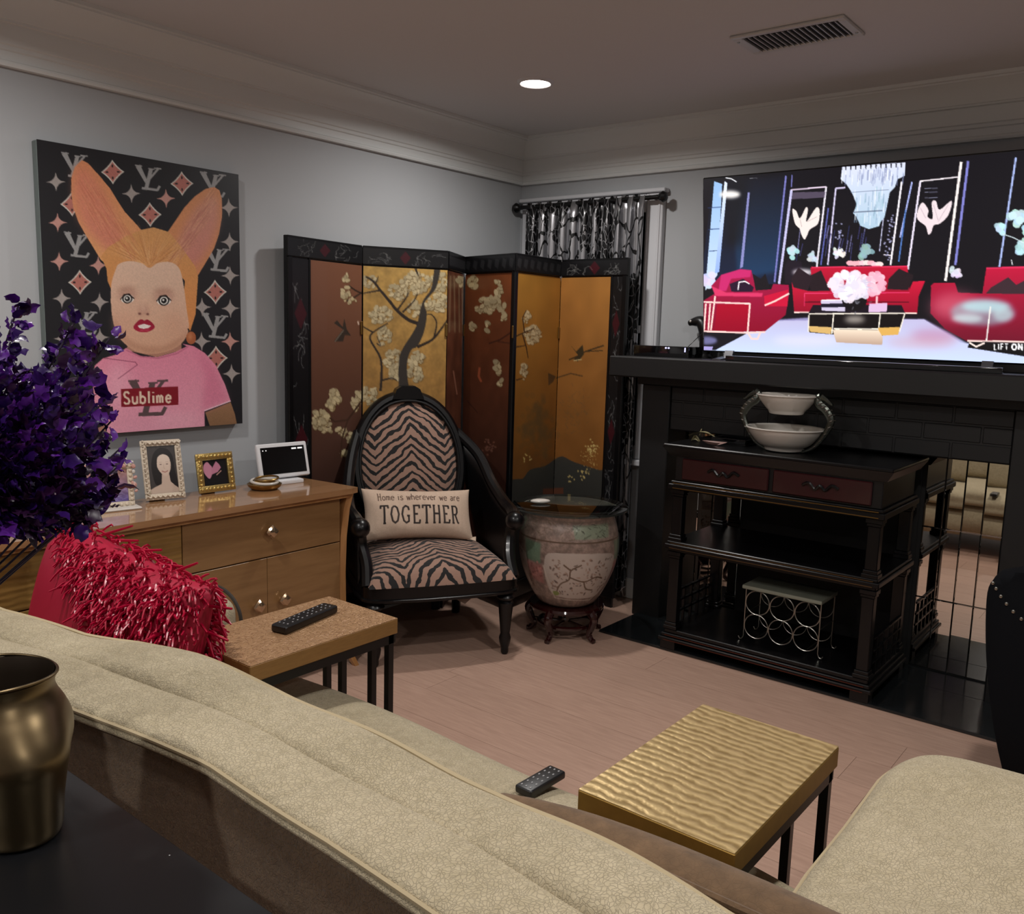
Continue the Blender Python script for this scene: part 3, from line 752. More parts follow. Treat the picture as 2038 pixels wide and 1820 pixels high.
def sideboard():
    x0, x1, yb, yf = .62, 2.335, 2.995, 2.68
    t = thing('sideboard', 'long honey wood sideboard with bowed front corners, drawers and glass knobs', 'sideboard', (1.48, 2.85, 0))
    B = lambda n, b, m, p=t, bev=.003: MB().box(*b, bev, 1).build(n, m, p, world=True)
    B('carcass', (x0+.04, x1-.045, yf+.02, yb, .13, .715), 'honey_front')
    top = [(x0, yb), (x1-.01, yb), (x1-.002, yb-.12), (x1+.015, yf-.028), (x1-.02, yf-.036), (x1-.4, yf-.028), (x0+.4, yf-.028), (x0, yf-.036)]
    MB().prism(top, .728, .75).build('top', 'honey_top', t, 0, world=True)
    MB().prism([(x+(.012 if x < 1.4 else -.014), y+(.016 if y < 2.8 else 0)) for x, y in top], .712, .728).build('top_moulding', 'honey_edge', t, 0, world=True)
    # flared corner posts: wide at the top, waisted, sweeping out into a foot
    def post(xc, sx):
        prof = [(.72, .030, .0), (.66, .014, .004), (.55, .0, .006), (.4, -.006, .006), (.25, -.004, .005), (.13, .004, .0), (.06, .016, -.012), (0, .036, -.03)]
        def f(u, v):
            i = v*(len(prof)-1); k = min(int(i), len(prof)-2); q = i-k
            z, ox, oy = [prof[k][j]*(1-q)+prof[k+1][j]*q for j in range(3)]
            w = .032 if z > .15 else .02+.012*z/.15
            cx, cy = [(-1, -1), (1, -1), (1, 1), (-1, 1)][int(round(u*4)) % 4]
            return (xc+sx*(ox-w/2)+cx*w/2, yf+oy+w/2+cy*w/2, z)
        return MB().grid(f, 4, 22, cu=True)
    post(x1-.012, 1).build('corner_post', 'honey_edge', t, 50, world=True); post(x0+.012, -1).build('corner_post', 'honey_edge', t, 50, world=True)
    for xx in (x0+.04, x1-.075): B('rear_leg', (xx, xx+.03, yb-.03, yb, 0, .13), 'honey_edge')
    B('apron', (x0+.05, x1-.055, yf+.004, yf+.02, .13, .16), 'honey_edge')
    def knob(p, x, z):
        k = MB().lathe([(.006, 0), (.007, .012), (.02, .018), (.024, .026), (.018, .034), (.001, .037)], 8, mod=lambda a, z: 1+.12*math.cos(4*a)).xf(MX((x, yf+.004, z), rx=R(90)))
        k.build('knob', 'crystal_knob', p, 20, world=True)
    def front(n, xa, xb, za, zb, kn, m='honey_front'):
        o = B(n, (xa+.0008, xb-.0008, yf+.003, yf+.02, za+.0008, zb-.0008), m, t, .0012)
        for kx, kz in kn: knob(o, kx, kz)
    front('drawer', 1.596, x1-.05, .533, .708, [(1.945, .632)])
    front('door', 1.596, 1.937, .165, .53, [(1.885, .36)]); front('door', 1.937, x1-.05, .165, .53, [(2.0, .36)])
    # tambour-like ribbed left section
    m = bpy.data.materials.new('ribbed_veneer'); m.use_nodes = True; k = NT(m)
    g = k.noise(5, 4, stretch=(1, 6, 14)); k.put(k.b.inputs['Base Color'], k.ramp(g, [(.3, rgb((122, 90, 46))), (.7, rgb((154, 118, 64)))])); k.b.inputs['Roughness'].default_value = .3
    k.bump(k.n('TexWave', Vector=k.obj(), _bands_direction='Z', Scale=16., Distortion=3.5, Detail=2.).outputs[0], .16, .004)
    front('drawer', 1.26, 1.594, .533, .708, [(1.43, .632)], m); front('door', 1.26, 1.594, .165, .53, [(1.3, .36)], m)
    front('drawer', x0+.05, 1.257, .533, .708, [(.95, .632)], m); front('door', x0+.05, .96, .165, .53, [(.9, .36)], m); front('door', .96, 1.257, .165, .53, [(1.02, .36)], m)
sideboard()

# ================================================================ things on the sideboard
ST = .75
mat('ivory_relief', (206, 192, 172), .4, bump=(90, .6, .004)); mat('gold_relief', (206, 178, 110), .3, metal=.85, bump=(120, .5, .003)); mat('frame_back', (10, 10, 11), .6)
def frame(name, label, loc, rz, W, H, b, relief, art, lean=14, style='rope', extra=None):
    t = thing(name, label, 'picture frame', loc, rz)
    M = MX((0, 0, .004), rx=R(-lean))
    pr = attr_mat('photo_print', .25)
    o = Cv.mesh(art, 'photo', plane_fn((-W/2+b*.7, -.004, H-b*.7), (W-1.4*b, 0, 0), (0, 0, -(H-1.4*b))), pr, t)
    o.data.transform(M)
    MB().box(-W/2+.004, W/2-.004, -.002, .006, .004, H-.004, .002, 1).xf(M).build('backing', 'frame_back', t)
    f = MB()
    for q in ((-W/2, W/2, H-b, H), (-W/2, W/2, 0, b), (-W/2, -W/2+b, b, H-b), (W/2-b, W/2, b, H-b)): f.box(q[0], q[1], -.011, -.003, q[2], q[3], .004, 2)
    f.xf(M).build('moulding', relief, t)
    # raised ornaments along the moulding
    path = []
    n1, n2 = max(4, round(W/.02)), max(4, round(H/.02))
    for i in range(n1): path += [(-W/2+b/2+(W-b)*i/n1, b/2, 0), (W/2-b/2-(W-b)*i/n1, H-b/2, 0)]
    for i in range(n2): path += [(W/2-b/2, b/2+(H-b)*i/n2, 1), (-W/2+b/2, H-b/2-(H-b)*i/n2, 1)]
    for i, (x, z, v) in enumerate(path):
        a = MB()
        if style == 'rope': a.tube([(-.0095, 0, -.004), (-.004, -.004, .0035), (.004, -.004, -.0035), (.0095, 0, .004)], .0038, 6)
        else: a.ball((0, 0, 0), (.0062, .005, .0062), 8, 6)
        a.xf(M @ Matrix.Translation((x, -.012, z)) @ Matrix.Rotation(R(90 if v else 0), 4, 'Y')).build('ornament', relief, t)
    MB().prism([(-.03, 0), (.03, 0), (.016, H*.62), (-.016, H*.62)], 0, .004, 1).xf(MX((0, H*.46, 0), rx=R(19))).build('easel_back', 'frame_back', t)
    if extra: extra(t, M)
    return t
def portrait():
    c = Cv(70, 108, (60, 55, 54))
    c.poly(catmull([(12, 60), (13, 36), (20, 18), (34, 8), (50, 12), (60, 28), (62, 56), (66, 92), (54, 98), (20, 88)], 4, True), (25, 20, 20))
    c.poly([(0, 97), (14, 90), (30, 84), (33, 60), (48, 60), (50, 80), (60, 90), (70, 98), (70, 108), (0, 108)], (190, 168, 152))
    c.poly(catmull([(24, 42), (27, 28), (38, 22), (50, 27), (54, 42), (51, 58), (41, 69), (31, 61), (25, 51)], 5, True), ((220, 202, 186), (198, 174, 158)))
    c.ell(32, 43, 2.4, 1., (120, 98, 90)); c.ell(46, 43, 2.4, 1., (110, 90, 82)); c.line([(29, 39), (35, 38)], .5, (150, 124, 112)); c.line([(43, 38), (49, 39)], .5, (150, 124, 112))
    c.line([(39, 43), (38, 51), (41, 52)], .7, (160, 130, 116), .7); c.line([(33, 57), (40, 60), (47, 57)], 1.5, (150, 90, 86))
    return c
def hearts():
    c = Cv(64, 60, (26, 24, 26))
    c.poly(catmull([(8, 14), (16, 8), (22, 14), (26, 20), (24, 34), (18, 42), (10, 34), (6, 24)], 4, True), (190, 130, 152)); c.poly([(24, 24), (36, 8), (42, 14), (46, 22), (38, 30), (24, 34)], (184, 122, 146)); c.line([(34, 36), (46, 28)], 2, (200, 150, 140))
    return c
def seascape():
    c = Cv(80, 60, (150, 140, 190)); c.a[:] = np.linspace(0, 1, 120)[:, None, None]*np.array((96, 84, 150))+(1-np.linspace(0, 1, 120)[:, None, None])*np.array((196, 150, 136)); c.noise(.15, 8)
    for _ in range(40): c.line([(random.random()*80, 30+random.random()*30), (random.random()*80, 30+random.random()*30)], 1, (180, 176, 220), .4)
    return c
frame('portrait_photo_frame', 'ivory ornate picture frame holding a black and white portrait photograph', (1.672, 2.915, ST), R(-12), .142, .215, .022, 'ivory_relief', portrait())
frame('square_photo_frame', 'small square gold bead picture frame with pink hearts on black', (1.885, 2.92, ST), R(-3), .152, .148, .026, 'gold_relief', hearts(), lean=10, style='bead')
mats3 = [mat('shell_white', (200, 194, 186), .4), mat('shell_pink', (196, 150, 140), .4), mat('leaf_green', (120, 132, 84), .5)]
def shells(t, M):
    for i in range(46):
        s = random.random()
        if s < .6: x, z = random.uniform(-.1, .1), random.uniform(.138, .16)
        else: x, z = random.choice([-.1, .1])+random.uniform(-.008, .008), random.uniform(.01, .15)
        r = random.uniform(.006, .012)
        MB().ball((0, 0, 0), (r, r*.7, r*.8), 8, 5).xf(M @ MX((x, -.014, z), ry=random.random()*3)).build('shell', random.choice(mats3[:2] if random.random() < .8 else mats3), t)
    MB().box(-.11, .11, -.05, .02, 0, .008, .003, 1).build('ledge', mats3[0], t)
frame('shell_photo_frame', 'shell and flower encrusted picture frame with lilac picture behind the purple bouquet', (1.44, 2.90, ST), R(-10), .2, .15, .02, 'ivory_relief', seascape(), lean=8, style='bead', extra=shells)
def display():
    t = thing('smart_display', 'white smart display with dark screen on a small base', 'smart display', (2.205, 2.935, ST), R(-6))
    MB().box(-.062, .062, -.05, .05, 0, .016, .004, 2).build('base', 'white_plastic', t)
    MB().tube([(0, .02, .01), (0, .025, .05)], .02, 12).build('neck', 'white_plastic', t)
    M = MX((0, -.012, .022), rx=R(-14))
    MB().box(-.115, .115, -.006, .012, 0, .142, .014, 3).xf(M).build('housing', 'white_plastic', t)
    o = MB().box(-.1, .1, -.0075, -.005, .016, .126, .001, 1).xf(M).build('screen', 'black_gloss', t)
    mat('screen_icon', (235, 235, 235), .4, emit=.7)
    for a, b in ((-.092, -.088), (-.078, -.074)): MB().box(a, b, -.0082, -.0074, .112, .116).xf(M).build('icon', 'screen_icon', o)
    for a, b in ((.04, .062), (.068, .09)): MB().box(a, b, -.0082, -.0074, .112, .118, .001, 1).xf(M).build('icon', 'screen_icon', o)
display()
def dish():
    t = thing('gold_dish', 'small round gold rimmed dish beside the smart display', 'dish', (2.06, 2.865, ST))
    MB().lathe([(.0, .003), (.05, .002), (.062, .012), (.066, .022), (.062, .023), (.057, .014), (.045, .006), (0, .006)], 36, cap=False).build('bowl', 'gold_trim', t)
    MB().tube([(.05*math.cos(a), .05*math.sin(a), .03+.004*math.sin(a)) for a in np.linspace(0, 2*PI, 30, False)], .0055, 8, closed=True).build('ring', 'white_ceramic', t)
    MB().tube([(.044*math.cos(a)+.01, .044*math.sin(a), .04+.004*math.cos(a)) for a in np.linspace(0, 2*PI, 30, False)], .004, 8, closed=True).build('ring', 'gold_trim', t)
dish()

# ================================================================ armchair
def zebra(name, ax, cx=0.):
    m = bpy.data.materials.new(name); m.use_nodes = True; k = NT(m)
    s = k.n('SeparateXYZ', Vector=k.obj()); X = k.m('ABSOLUTE', k.m('SUBTRACT', s.outputs[0], cx)); Vv = s.outputs[ax]
    n1 = k.m('SUBTRACT', k.noise(9, 3), .5); n2 = k.m('SUBTRACT', k.noise(34, 2), .5)
    pp = k.m('PINGPONG', X, .165)
    v = k.m('ADD', Vv, k.m('MULTIPLY', pp, .8)); v = k.m('ADD', v, k.m('MULTIPLY', n1, .085)); v = k.m('ADD', v, k.m('MULTIPLY', n2, .016))
    st = k.m('SINE', k.m('MULTIPLY', v, 2*PI/.04))
    f = k.m('GREATER_THAN', st, k.m('MULTIPLY_ADD', k.noise(16, 2), 1.5, -.52))
    k.put(k.b.inputs['Base Color'], k.mix(f, rgb((150, 118, 102)), rgb((13, 11, 12)))); k.b.inputs['Roughness'].default_value = .85
    k.b.inputs['Sheen Weight'].default_value = .15
    k.bump(f, -.3, .003); return m
def armchair():
    t = thing('armchair', 'black lacquer armchair upholstered in zebra print velvet, in front of the folding screen', 'armchair', (2.63, 2.44, 0), R(-32))
    bw = 'black_wood'
    leg = [(.012, 0), (.017, .01), (.017, .03), (.024, .055), (.026, .075), (.02, .095), (.022, .11), (.03, .2), (.034, .232), (.026, .24), (.036, .25), (.04, .258), (.036, .266), (.03, .272), (.04, .285), (.04, .31)]
    for x in (-.283, .283): MB().lathe(leg, 20, c=(x, 0, 0)).build('leg', bw, t)
    for x in (-.22, .22):
        MB().tube([(x, .53, .31), (x*1.02, .55, .15), (x*1.05, .60, 0)], [.03, .026, .02], 8, sq=(1, 1)).build('leg', bw, t)
    # seat rail with rounded front
    fr = catmull([(-.31, .56), (-.345, .3), (-.34, .05), (-.30, -.035), (-.15, -.06), (0, -.066), (.15, -.06), (.30, -.035), (.34, .05), (.345, .3), (.31, .56)], 5)
    MB().prism(fr, .285, .345).build('seat_rail', bw, t)
    MB().tube([(x, y, .29) for x, y in fr], .009, 6).build('rail_moulding', bw, t)
    zs, zb = zebra('zebra_seat', 1), zebra('zebra_back', 2, -.02)
    def seat(u, v):
        a, b = 2*u-1, 2*v-1
        x = a*.315*(1-.05*v); y = -.05-.012*(1-a*a)+v*.6
        e = (max(0, 1-abs(a)**6)*max(0, 1-abs(b)**8))**.5
        return (x, y, .345+.075*e+.035*(1-a*a)*(1-b*b)*(1))
    MB().grid(seat, 40, 40).build('seat_cushion', zs, t)
    # oval back, leaning backwards
    cx, cz, rx, rz_ = -.02, .75, .235, .30
    def by(z): return .50+(z-.42)*.20
    def oval(th, k=1., off=0.):
        c, s = math.cos(th), math.sin(th)
        x = cx+rx*k*math.copysign(abs(c)**.9, c); z = cz+rz_*k*s
        return (x, by(z)+off, z)
    def back(u, v):
        th = 2*PI*u; p = oval(th, max(v, .001)); dome = .055*(1-v**3)
        return (p[0], p[1]-.012-dome, p[2])
    MB().grid(back, 60, 16, cu=True).build('backrest', zb, t)
    MB().prism([(0, 0)]*0 or [oval(q, 1.02)[::2] for q in np.linspace(0, 2*PI, 40, False)], 0, .03, 1).xf(Matrix.Identity(4)).xf(Matrix(((1, 0, 0, 0), (0, 1, .2, by(0)), (0, 0, 1, 0), (0, 0, 0, 1)))).build('back_shell', bw, t)
    MB().tube([oval(q, 1.06, -.006) for q in np.linspace(0, 2*PI, 56, False)], .03, 10, closed=True, sq=(1, .9)).build('back_frame', bw, t)
    MB().tube([oval(q, 1.0, -.03) for q in np.linspace(0, 2*PI, 56, False)], .008, 8, closed=True).build('back_bead', bw, t)
    zt = cz+rz_*1.06
    MB().prism([(-.075, -.012), (-.055, .035), (-.03, .05), (.03, .05), (.055, .035), (.075, -.012)], -.045, .025, 1).xf(MX((cx, by(zt), zt))).build('crest_block', bw, t)
    for s in (-1, 1):
        # sweeping arm from the oval to the front post
        arm = catmull([(cx+s*.235, by(.9)-.0, .90), (s*.30, .50, .80), (s*.335, .38, .68), (s*.35, .24, .615), (s*.345, .12, .60), (s*.335, .07, .575)], 6)
        MB().tube(arm, list(np.linspace(.024, .03, len(arm))), 10).build('arm', bw, t)
        post = catmull([(s*.335, .075, .575), (s*.325, .09, .5), (s*.31, .05, .42), (s*.315, .0, .34)], 6)
        MB().tube(post, .026, 10).build('arm_post', bw, t)
        MB().ball((s*.335, .06, .575), (.042, .048, .042), 16, 10).build('scroll_knob', bw, t)
        n = len(arm)
        def pan(u, v, arm=arm, s=s):
            p = arm[min(n-1, int(round(u*(n-1))))]; bx_ = (s*.335, .56-.5*u, .34)
            return tuple(p[i]*(1-v)+bx_[i]*v for i in range(3))
        m = MB().grid(pan, 24, 6).build('arm_panel', 'black_satin', t); so = m.modifiers.new('t', 'SOLIDIFY'); so.thickness = .018; so.offset = 0
        MB().tube([(s*.3, .03, .3), (s*.29, .16, .275), (s*.25, .26, .285)], [.03, .022, .01], 8).build('knee_bracket', bw, t)
    mat('lining_cloth', (150, 130, 118), .9)
    MB().add([(.02, .02, .285), (.17, .02, .285), (.13, .0, .262), (.10, .0, .238), (.07, 0, .255), (.02, .03, .285), (.17, .03, .285), (.10, .008, .238)], [(0, 1, 2, 3, 4), (5, 6, 7)]).build('loose_lining', 'lining_cloth', t)
armchair()
def lumbar():
    W, H = .50, .24
    t = thing('lumbar_pillow', 'beige linen lumbar pillow lettered TOGETHER, on the zebra armchair', 'pillow', (2.63+.53*.33-.848*.03, 2.44+.848*.33+.53*.03, .445), R(-32))
    c = Cv(250, 124, (196, 172, 152)); c.noise(.04, 2)
    ink = (40, 32, 30)
    c.text('Home is wherever we are', 30, 18, 18, 2.0, (84, 64, 54), wide=.5, gap=.06)
    c.text('TOGETHER', 34, 50, 40, 4.2, ink, wide=.46, gap=.115)
    for q in range(20): 
        x = random.uniform(10, 240); c.line([(x, random.uniform(0, 20)), (x+random.uniform(-20, 20), random.uniform(100, 124))], 5, (170, 146, 126), .12, 2)
    lm = attr_mat('printed_linen', .9, bump=(260, .25, .002))
    M = MX((0, 0, .115), rx=R(-28), ry=R(2.5))
    def fn(U, V):
        a, b = 2*U-1, 1-2*V
        e = np.maximum(0, (1-np.abs(a)**2.8)*(1-np.abs(b)**2.4))**.5
        x = a*W/2*(1-.05*(1-b*b)*np.abs(a)**3); z = b*H/2*(1-.12*(1-a*a)*np.abs(b)**3)
        return np.c_[x, -.065*e-.004*np.sin(7*a+3*b)*e, z]
    o = c.mesh('printed_cover', fn, lm, t); o.data.transform(M)
    mat('linen', (190, 168, 148), .9, bump=(260, .25, .002))
    b = MB().grid(lambda u, v: tuple((fn(np.array([u]), np.array([v]))[0])*np.array((1, -.7, 1))), 30, 20)
    b.xf(M).build('back_cover', 'linen', t)
    MB().add([(.22, .0, -.11), (.262, -.005, -.105), (.255, -.02, -.13)], [(0, 1, 2)]).xf(M).build('corner_tag', 'linen', t)
lumbar()

# ================================================================ porcelain planter table
def planter():
    cx, cy = 3.27, 2.25
    st = thing('planter_stand', 'low glossy dark red wooden stand carrying the porcelain planter', 'plant stand', (cx, cy, 0))
    MB().lathe([(.10, .135), (.17, .135), (.175, .145), (.17, .155), (.10, .155), (.10, .135)], 36, cap=False).build('top_ring', 'red_wood', st)
    MB().tube([(.125*math.cos(a), .125*math.sin(a), .06) for a in np.linspace(0, 2*PI, 36, False)], .01, 8, closed=True).build('lower_ring', 'red_wood', st)
    for i in range(5):
        a = R(-100+72*i); c_, s_ = math.cos(a), math.sin(a)
        p = catmull([(.155, .14), (.178, .11), (.165, .07), (.15, .035), (.168, .012), (.185, .008)], 5)
        MB().tube([(r*c_, r*s_, z) for r, z in p], list(np.linspace(.021, .012, len(p)-4))+[.012, .013, .013, .008], 10).build('leg', 'red_wood', st)
        MB().tube([(.15*c_, .15*s_, .06), (.02*c_, .02*s_, .06)], .007, 6).build('spoke', 'red_wood', st)
    pot = thing('porcelain_planter', 'large round porcelain fishbowl planter with faded floral panels, under glass', 'planter', (cx, cy, .157))
    prof = catmull([(.10, 0), (.135, .015), (.18, .09), (.215, .18), (.228, .26), (.226, .32), (.216, .37), (.205, .405), (.207, .425), (.212, .437)], 6)
    pr = np.array(prof); L = np.r_[0, np.cumsum(np.hypot(*np.diff(pr, axis=0).T))]; L /= L[-1]
    c = Cv(420, 150, (134, 114, 104)); c.noise(.16, 10); c.noise(.12, 3)
    # u runs round the bowl; u=.5 faces the room
    for x0 in (0, 140, 280):
        gx = x0+14
        c.poly(catmull([(gx+4, 62), (gx+20, 50), (gx+100, 54), (gx+112, 76), (gx+102, 112), (gx+84, 122), (gx+18, 118), (gx+5, 100)], 3, True), (178, 164, 154))
        for _ in range(120): px, py = gx+10+random.random()*94, 58+random.random()*56; c.ell(px, py, random.uniform(.8, 3.6), random.uniform(.6, 1.8), random.choice([(84, 64, 56), (110, 84, 70), (70, 56, 52), (150, 120, 104)]), .7, n=7, rot=random.random()*3)
        for l in ([(18, 112), (26, 96), (38, 88), (40, 74), (54, 66)], [(38, 84), (60, 92), (78, 86), (92, 90)], [(60, 92), (66, 104), (80, 108)], [(40, 74), (30, 66)]): c.line(catmull([(gx+p, q) for p, q in l], 4), 2., (92, 72, 56))
        c.ell(gx+17, 113, 6, 4, (120, 128, 70)); c.line([(gx+2, 70), (gx+14, 122), (gx+84, 127), (gx+112, 102)], 1.8, (196, 184, 170), .7)
        c.poly([(gx-32, 38), (gx-2, 40), (gx-2, 68), (gx-28, 66)], (98, 128, 104), .75, 2); c.poly([(gx-30, 68), (gx, 70), (gx, 100), (gx-22, 96)], (176, 110, 104), .6, 3)
        for _ in range(30): c.ell(gx-14+random.gauss(0, 9), 80+random.gauss(0, 9), 2, 2, random.choice([(190, 130, 120), (130, 80, 76)]), .7, n=6)
        c.poly([(gx+40, 12), (gx+100, 12), (gx+96, 31), (gx+44, 31)], (124, 142, 118), .7, 1)
        for _ in range(30): x, y = gx+38+random.random()*62, 10+random.random()*22; c.line([(x, y), (x+random.uniform(-8, 8), y+random.uniform(-5, 5))], .9, (60, 60, 48), .8)
        for _ in range(26): x, y = gx-24+random.random()*60, 9+random.random()*25; c.line([(x, y), (x+random.uniform(-9, 9), y+random.uniform(-6, 6))], .9, (96, 78, 60), .8)
    c.line([(0, 36), (420, 36)], 1.6, (96, 76, 62)); c.line([(0, 8), (420, 8)], 1.4, (110, 100, 90))
    g = np.linspace(0, 1, c.a.shape[0])[:, None, None]; 
    pm = attr_mat('aged_porcelain', .32, coat=.25, bump=(70, .25, .003))
    def fn(U, V):
        s = 1-V; r = np.interp(s, L, pr[:, 0]); z = np.interp(s, L, pr[:, 1]); a = 2*PI*U+R(52)
        return np.c_[r*np.cos(a), r*np.sin(a), z]
    c.mesh('bowl', fn, pm, pot)
    mat('porcelain_inside', (150, 140, 130), .4)
    MB().lathe([(.212, .437), (.2, .44), (.195, .43), (.2, .3), (.15, .06), (.0, .03)], 40, cap=False).build('inside', 'porcelain_inside', pot); MB().lathe([(.0, 0), (.1, 0)], 40, cap=False).build('base', 'porcelain_inside', pot)
    gl = MB().lathe([(.0, 0), (.26, 0), (.266, .003), (.266, .008), (.26, .011), (0, .011)], 64, c=(0, 0, 0), cap=False).build('glass_table_top', 'clear_glass'); gl.location = (cx, cy, .598)
    tag(gl, 'round clear glass top laid on the porcelain planter', 'table top')
    s = MB().grid(lambda u, v: (.042*math.cos(2*PI*u)*math.cos(PI*(v-.5))*(1+.12*math.cos(4*PI*u)), .026*math.sin(2*PI*u)*math.cos(PI*(v-.5)), .011+.011*math.sin(PI*(v-.5))), 20, 8, cu=True).build('pebble', 'white_ceramic')
    s.location = (3.19, 2.36, .61); s.rotation_euler = (0, 0, R(-40)); tag(s, 'smooth pale flat stone on the round glass top', 'stone')
planter()
# ================================================================ television
def television():
    y1, y0 = 1.893, .515
    bl, tl = V3(3.80, y1, 1.322), V3(3.70, y1, 2.078)
    t = thing('television', 'large flat television on the mantel showing a red and black living room', 'television', (3.80, 1.215, 1.283))
    up = tl-bl; up /= np.linalg.norm(up); nrm = np.array([-up[2], 0, up[0]])
    c = Cv(500, 280, (17, 15, 22), [(184, 223), (2263, 38), (2134, 1299), (159, 1218)])
    P, L, E_ = c.poly, c.line, c.ell
    P([(240, 210), (700, 190), (590, 830), (150, 850)], ((16, 15, 22), (22, 34, 62)))
    P([(330, 230), (660, 205), (600, 760), (370, 800)], ((20, 20, 30), (28, 62, 100)), 1, 6); P([(330, 225), (440, 215), (390, 600), (300, 620)], (16, 16, 22), .8, 16)
    P([(246, 236), (292, 252), (250, 780), (178, 870)], ((150, 190, 236), (210, 228, 250)))
    for y in (390, 515, 640): L([(205, y), (285, y-6)], 4, (40, 60, 110))
    P([(306, 236), (322, 246), (262, 760), (236, 770)], ((230, 240, 255), (150, 180, 240))); P([(438, 300), (450, 300), (400, 730), (382, 740)], (150, 150, 210), .9)
    E_(335, 312, 60, 22, (255, 250, 245), 1, 5); L([(312, 216), (345, 222), (375, 240)], 6, (236, 236, 240)); L([(450, 220), (495, 218)], 3, (110, 110, 116))
    for a, b, wd, col in (((660, 205), (580, 820), 10, (120, 120, 190)), ((690, 285), (606, 830), 14, (200, 196, 236)), ((890, 268), (826, 730), 10, (236, 230, 240)), ((945, 278), (890, 720), 9, (214, 206, 236)), ((900, 390), (850, 720), 8, (90, 96, 170)), ((695, 200), (690, 270), 6, (120, 120, 190)),
                         ((1325, 238), (1252, 720), 10, (250, 244, 250)), ((1384, 240), (1310, 560), 9, (170, 180, 236)), ((1432, 235), (1352, 745), 11, (236, 226, 244)), ((1668, 125), (1568, 812), 15, (250, 240, 236)), ((1708, 120), (1626, 720), 14, (130, 130, 206)), ((1982, 100), (1880, 730), 11, (170, 186, 236)), ((1225, 380), (1190, 640), 5, (200, 200, 230)), ((1345, 400), (1300, 700), 8, (80, 120, 190))):
        L([a, b], wd, col)
    L([(688, 286), (892, 268)], 8, (226, 206, 226)); P([(694, 300), (886, 296), (880, 330), (690, 340)], (110, 96, 120), .7); L([(944, 278), (1000, 272)], 10, (200, 190, 220)); L([(1432, 236), (1664, 210)], 7, (250, 240, 244)); L([(1212, 660), (1256, 664)], 6, (236, 226, 236))
    for x in range(0, 22): xx = random.uniform(690, 1180); yy = random.uniform(470, 620); L([(xx, yy), (xx-18, yy+random.uniform(60, 140))], 5, random.choice([(70, 70, 130), (150, 146, 200), (50, 56, 110)]), .7)
    for x, y in ((960, 540), (1255, 500), (1240, 630)):
        for _ in range(16): E_(x+random.gauss(0, 10), y+random.gauss(0, 36), 6, 5, (176, 176, 214), .8, n=6)
    for y in (278, 300, 332): L([(1455, y), (1530, y-2)], 4, (110, 110, 130))
    # winged sculptures
    W = (246, 232, 226)
    P(catmull([(692, 398), (716, 410), (735, 450), (770, 388), (782, 400), (772, 470), (830, 388), (850, 410), (838, 480), (790, 515), (776, 545), (758, 572), (740, 540), (732, 510), (706, 480)], 4, True), W); L([(775, 470), (835, 440)], 3, (190, 170, 170)); L([(735, 455), (745, 500)], 3, (190, 170, 170))
    P(catmull([(1410, 420), (1440, 358), (1475, 400), (1470, 440), (1500, 450), (1495, 360), (1520, 350), (1540, 400), (1610, 348), (1590, 430), (1540, 480), (1505, 490), (1490, 530), (1472, 542), (1458, 495), (1415, 460)], 4, True), (240, 222, 226)); L([(1505, 370), (1530, 460)], 3, (190, 170, 180)); L([(1590, 370), (1530, 470)], 3, (190, 170, 180)); L([(1430, 390), (1460, 450)], 3, (190, 170, 180))
    # chandelier
    P([(985, 152), (1348, 128), (1342, 205), (1300, 225), (1285, 270), (1255, 300), (1235, 390), (1222, 445), (1200, 470), (1190, 495), (1130, 512), (1082, 492), (1060, 440), (1042, 420), (1064, 372), (1045, 320), (1030, 290), (1005, 252), (974, 225)], ((222, 226, 246), (178, 206, 226)))
    for i in range(46):
        x = random.uniform(985, 1340); y = random.uniform(150, 210); L([(x, y), (x-6, y+60)], 5, random.choice([(250, 250, 255), (150, 160, 196), (120, 130, 170)]), .6)
        x = random.uniform(1050, 1230); y = random.uniform(260, 440); L([(x, y), (x-5, y+56)], 5, random.choice([(250, 252, 255), (134, 160, 186), (160, 196, 210)]), .6)
    for i in range(12): x = 1000+i*29; P([(x, 150-i*1.6), (x+9, 150-i*1.6), (x+7, 172-i*1.4), (x+2, 172-i*1.4)], (18, 16, 26))
    L([(1040, 415), (1210, 405)], 4, (60, 66, 90)); L([(1030, 300), (1250, 285)], 3, (110, 120, 150), .7)
    # flowers at the back
    for x, y, rx, ry, col in ((680, 638, 36, 36, (196, 232, 244)), (955, 650, 42, 26, (244, 244, 248)), (1110, 645, 44, 38, (150, 190, 190)), (800, 675, 34, 26, (210, 214, 240)), (1620, 760, 36, 34, (236, 230, 244)), (1990, 440, 50, 60, (200, 238, 246)), (2010, 620, 40, 50, (190, 230, 240)), (1890, 510, 34, 44, (196, 232, 244)), (2050, 520, 40, 50, (200, 236, 246)), (200, 830, 40, 60, (226, 226, 250))):
        for _ in range(12): E_(x+random.gauss(0, rx*.4), y+random.gauss(0, ry*.4), rx*.5, ry*.42, [v*random.uniform(.9, 1.04) for v in col], .9, n=8, rot=random.random()*3)
    L([(1900, 540), (1960, 560), (2020, 590)], 5, (220, 236, 240)); L([(1950, 690), (1955, 720)], 5, (236, 236, 240))
    P([(640, 730), (660, 690), (740, 700), (740, 830), (640, 830)], (30, 22, 34)); E_(745, 762, 60, 18, (240, 230, 236), .9, 5)
    # floor and rug
    P([(150, 1090), (560, 1040), (780, 1025), (1445, 1035), (1680, 1170), (2200, 1290), (2200, 1330), (120, 1230)], ((150, 140, 190), (200, 216, 250)), 1, 2)
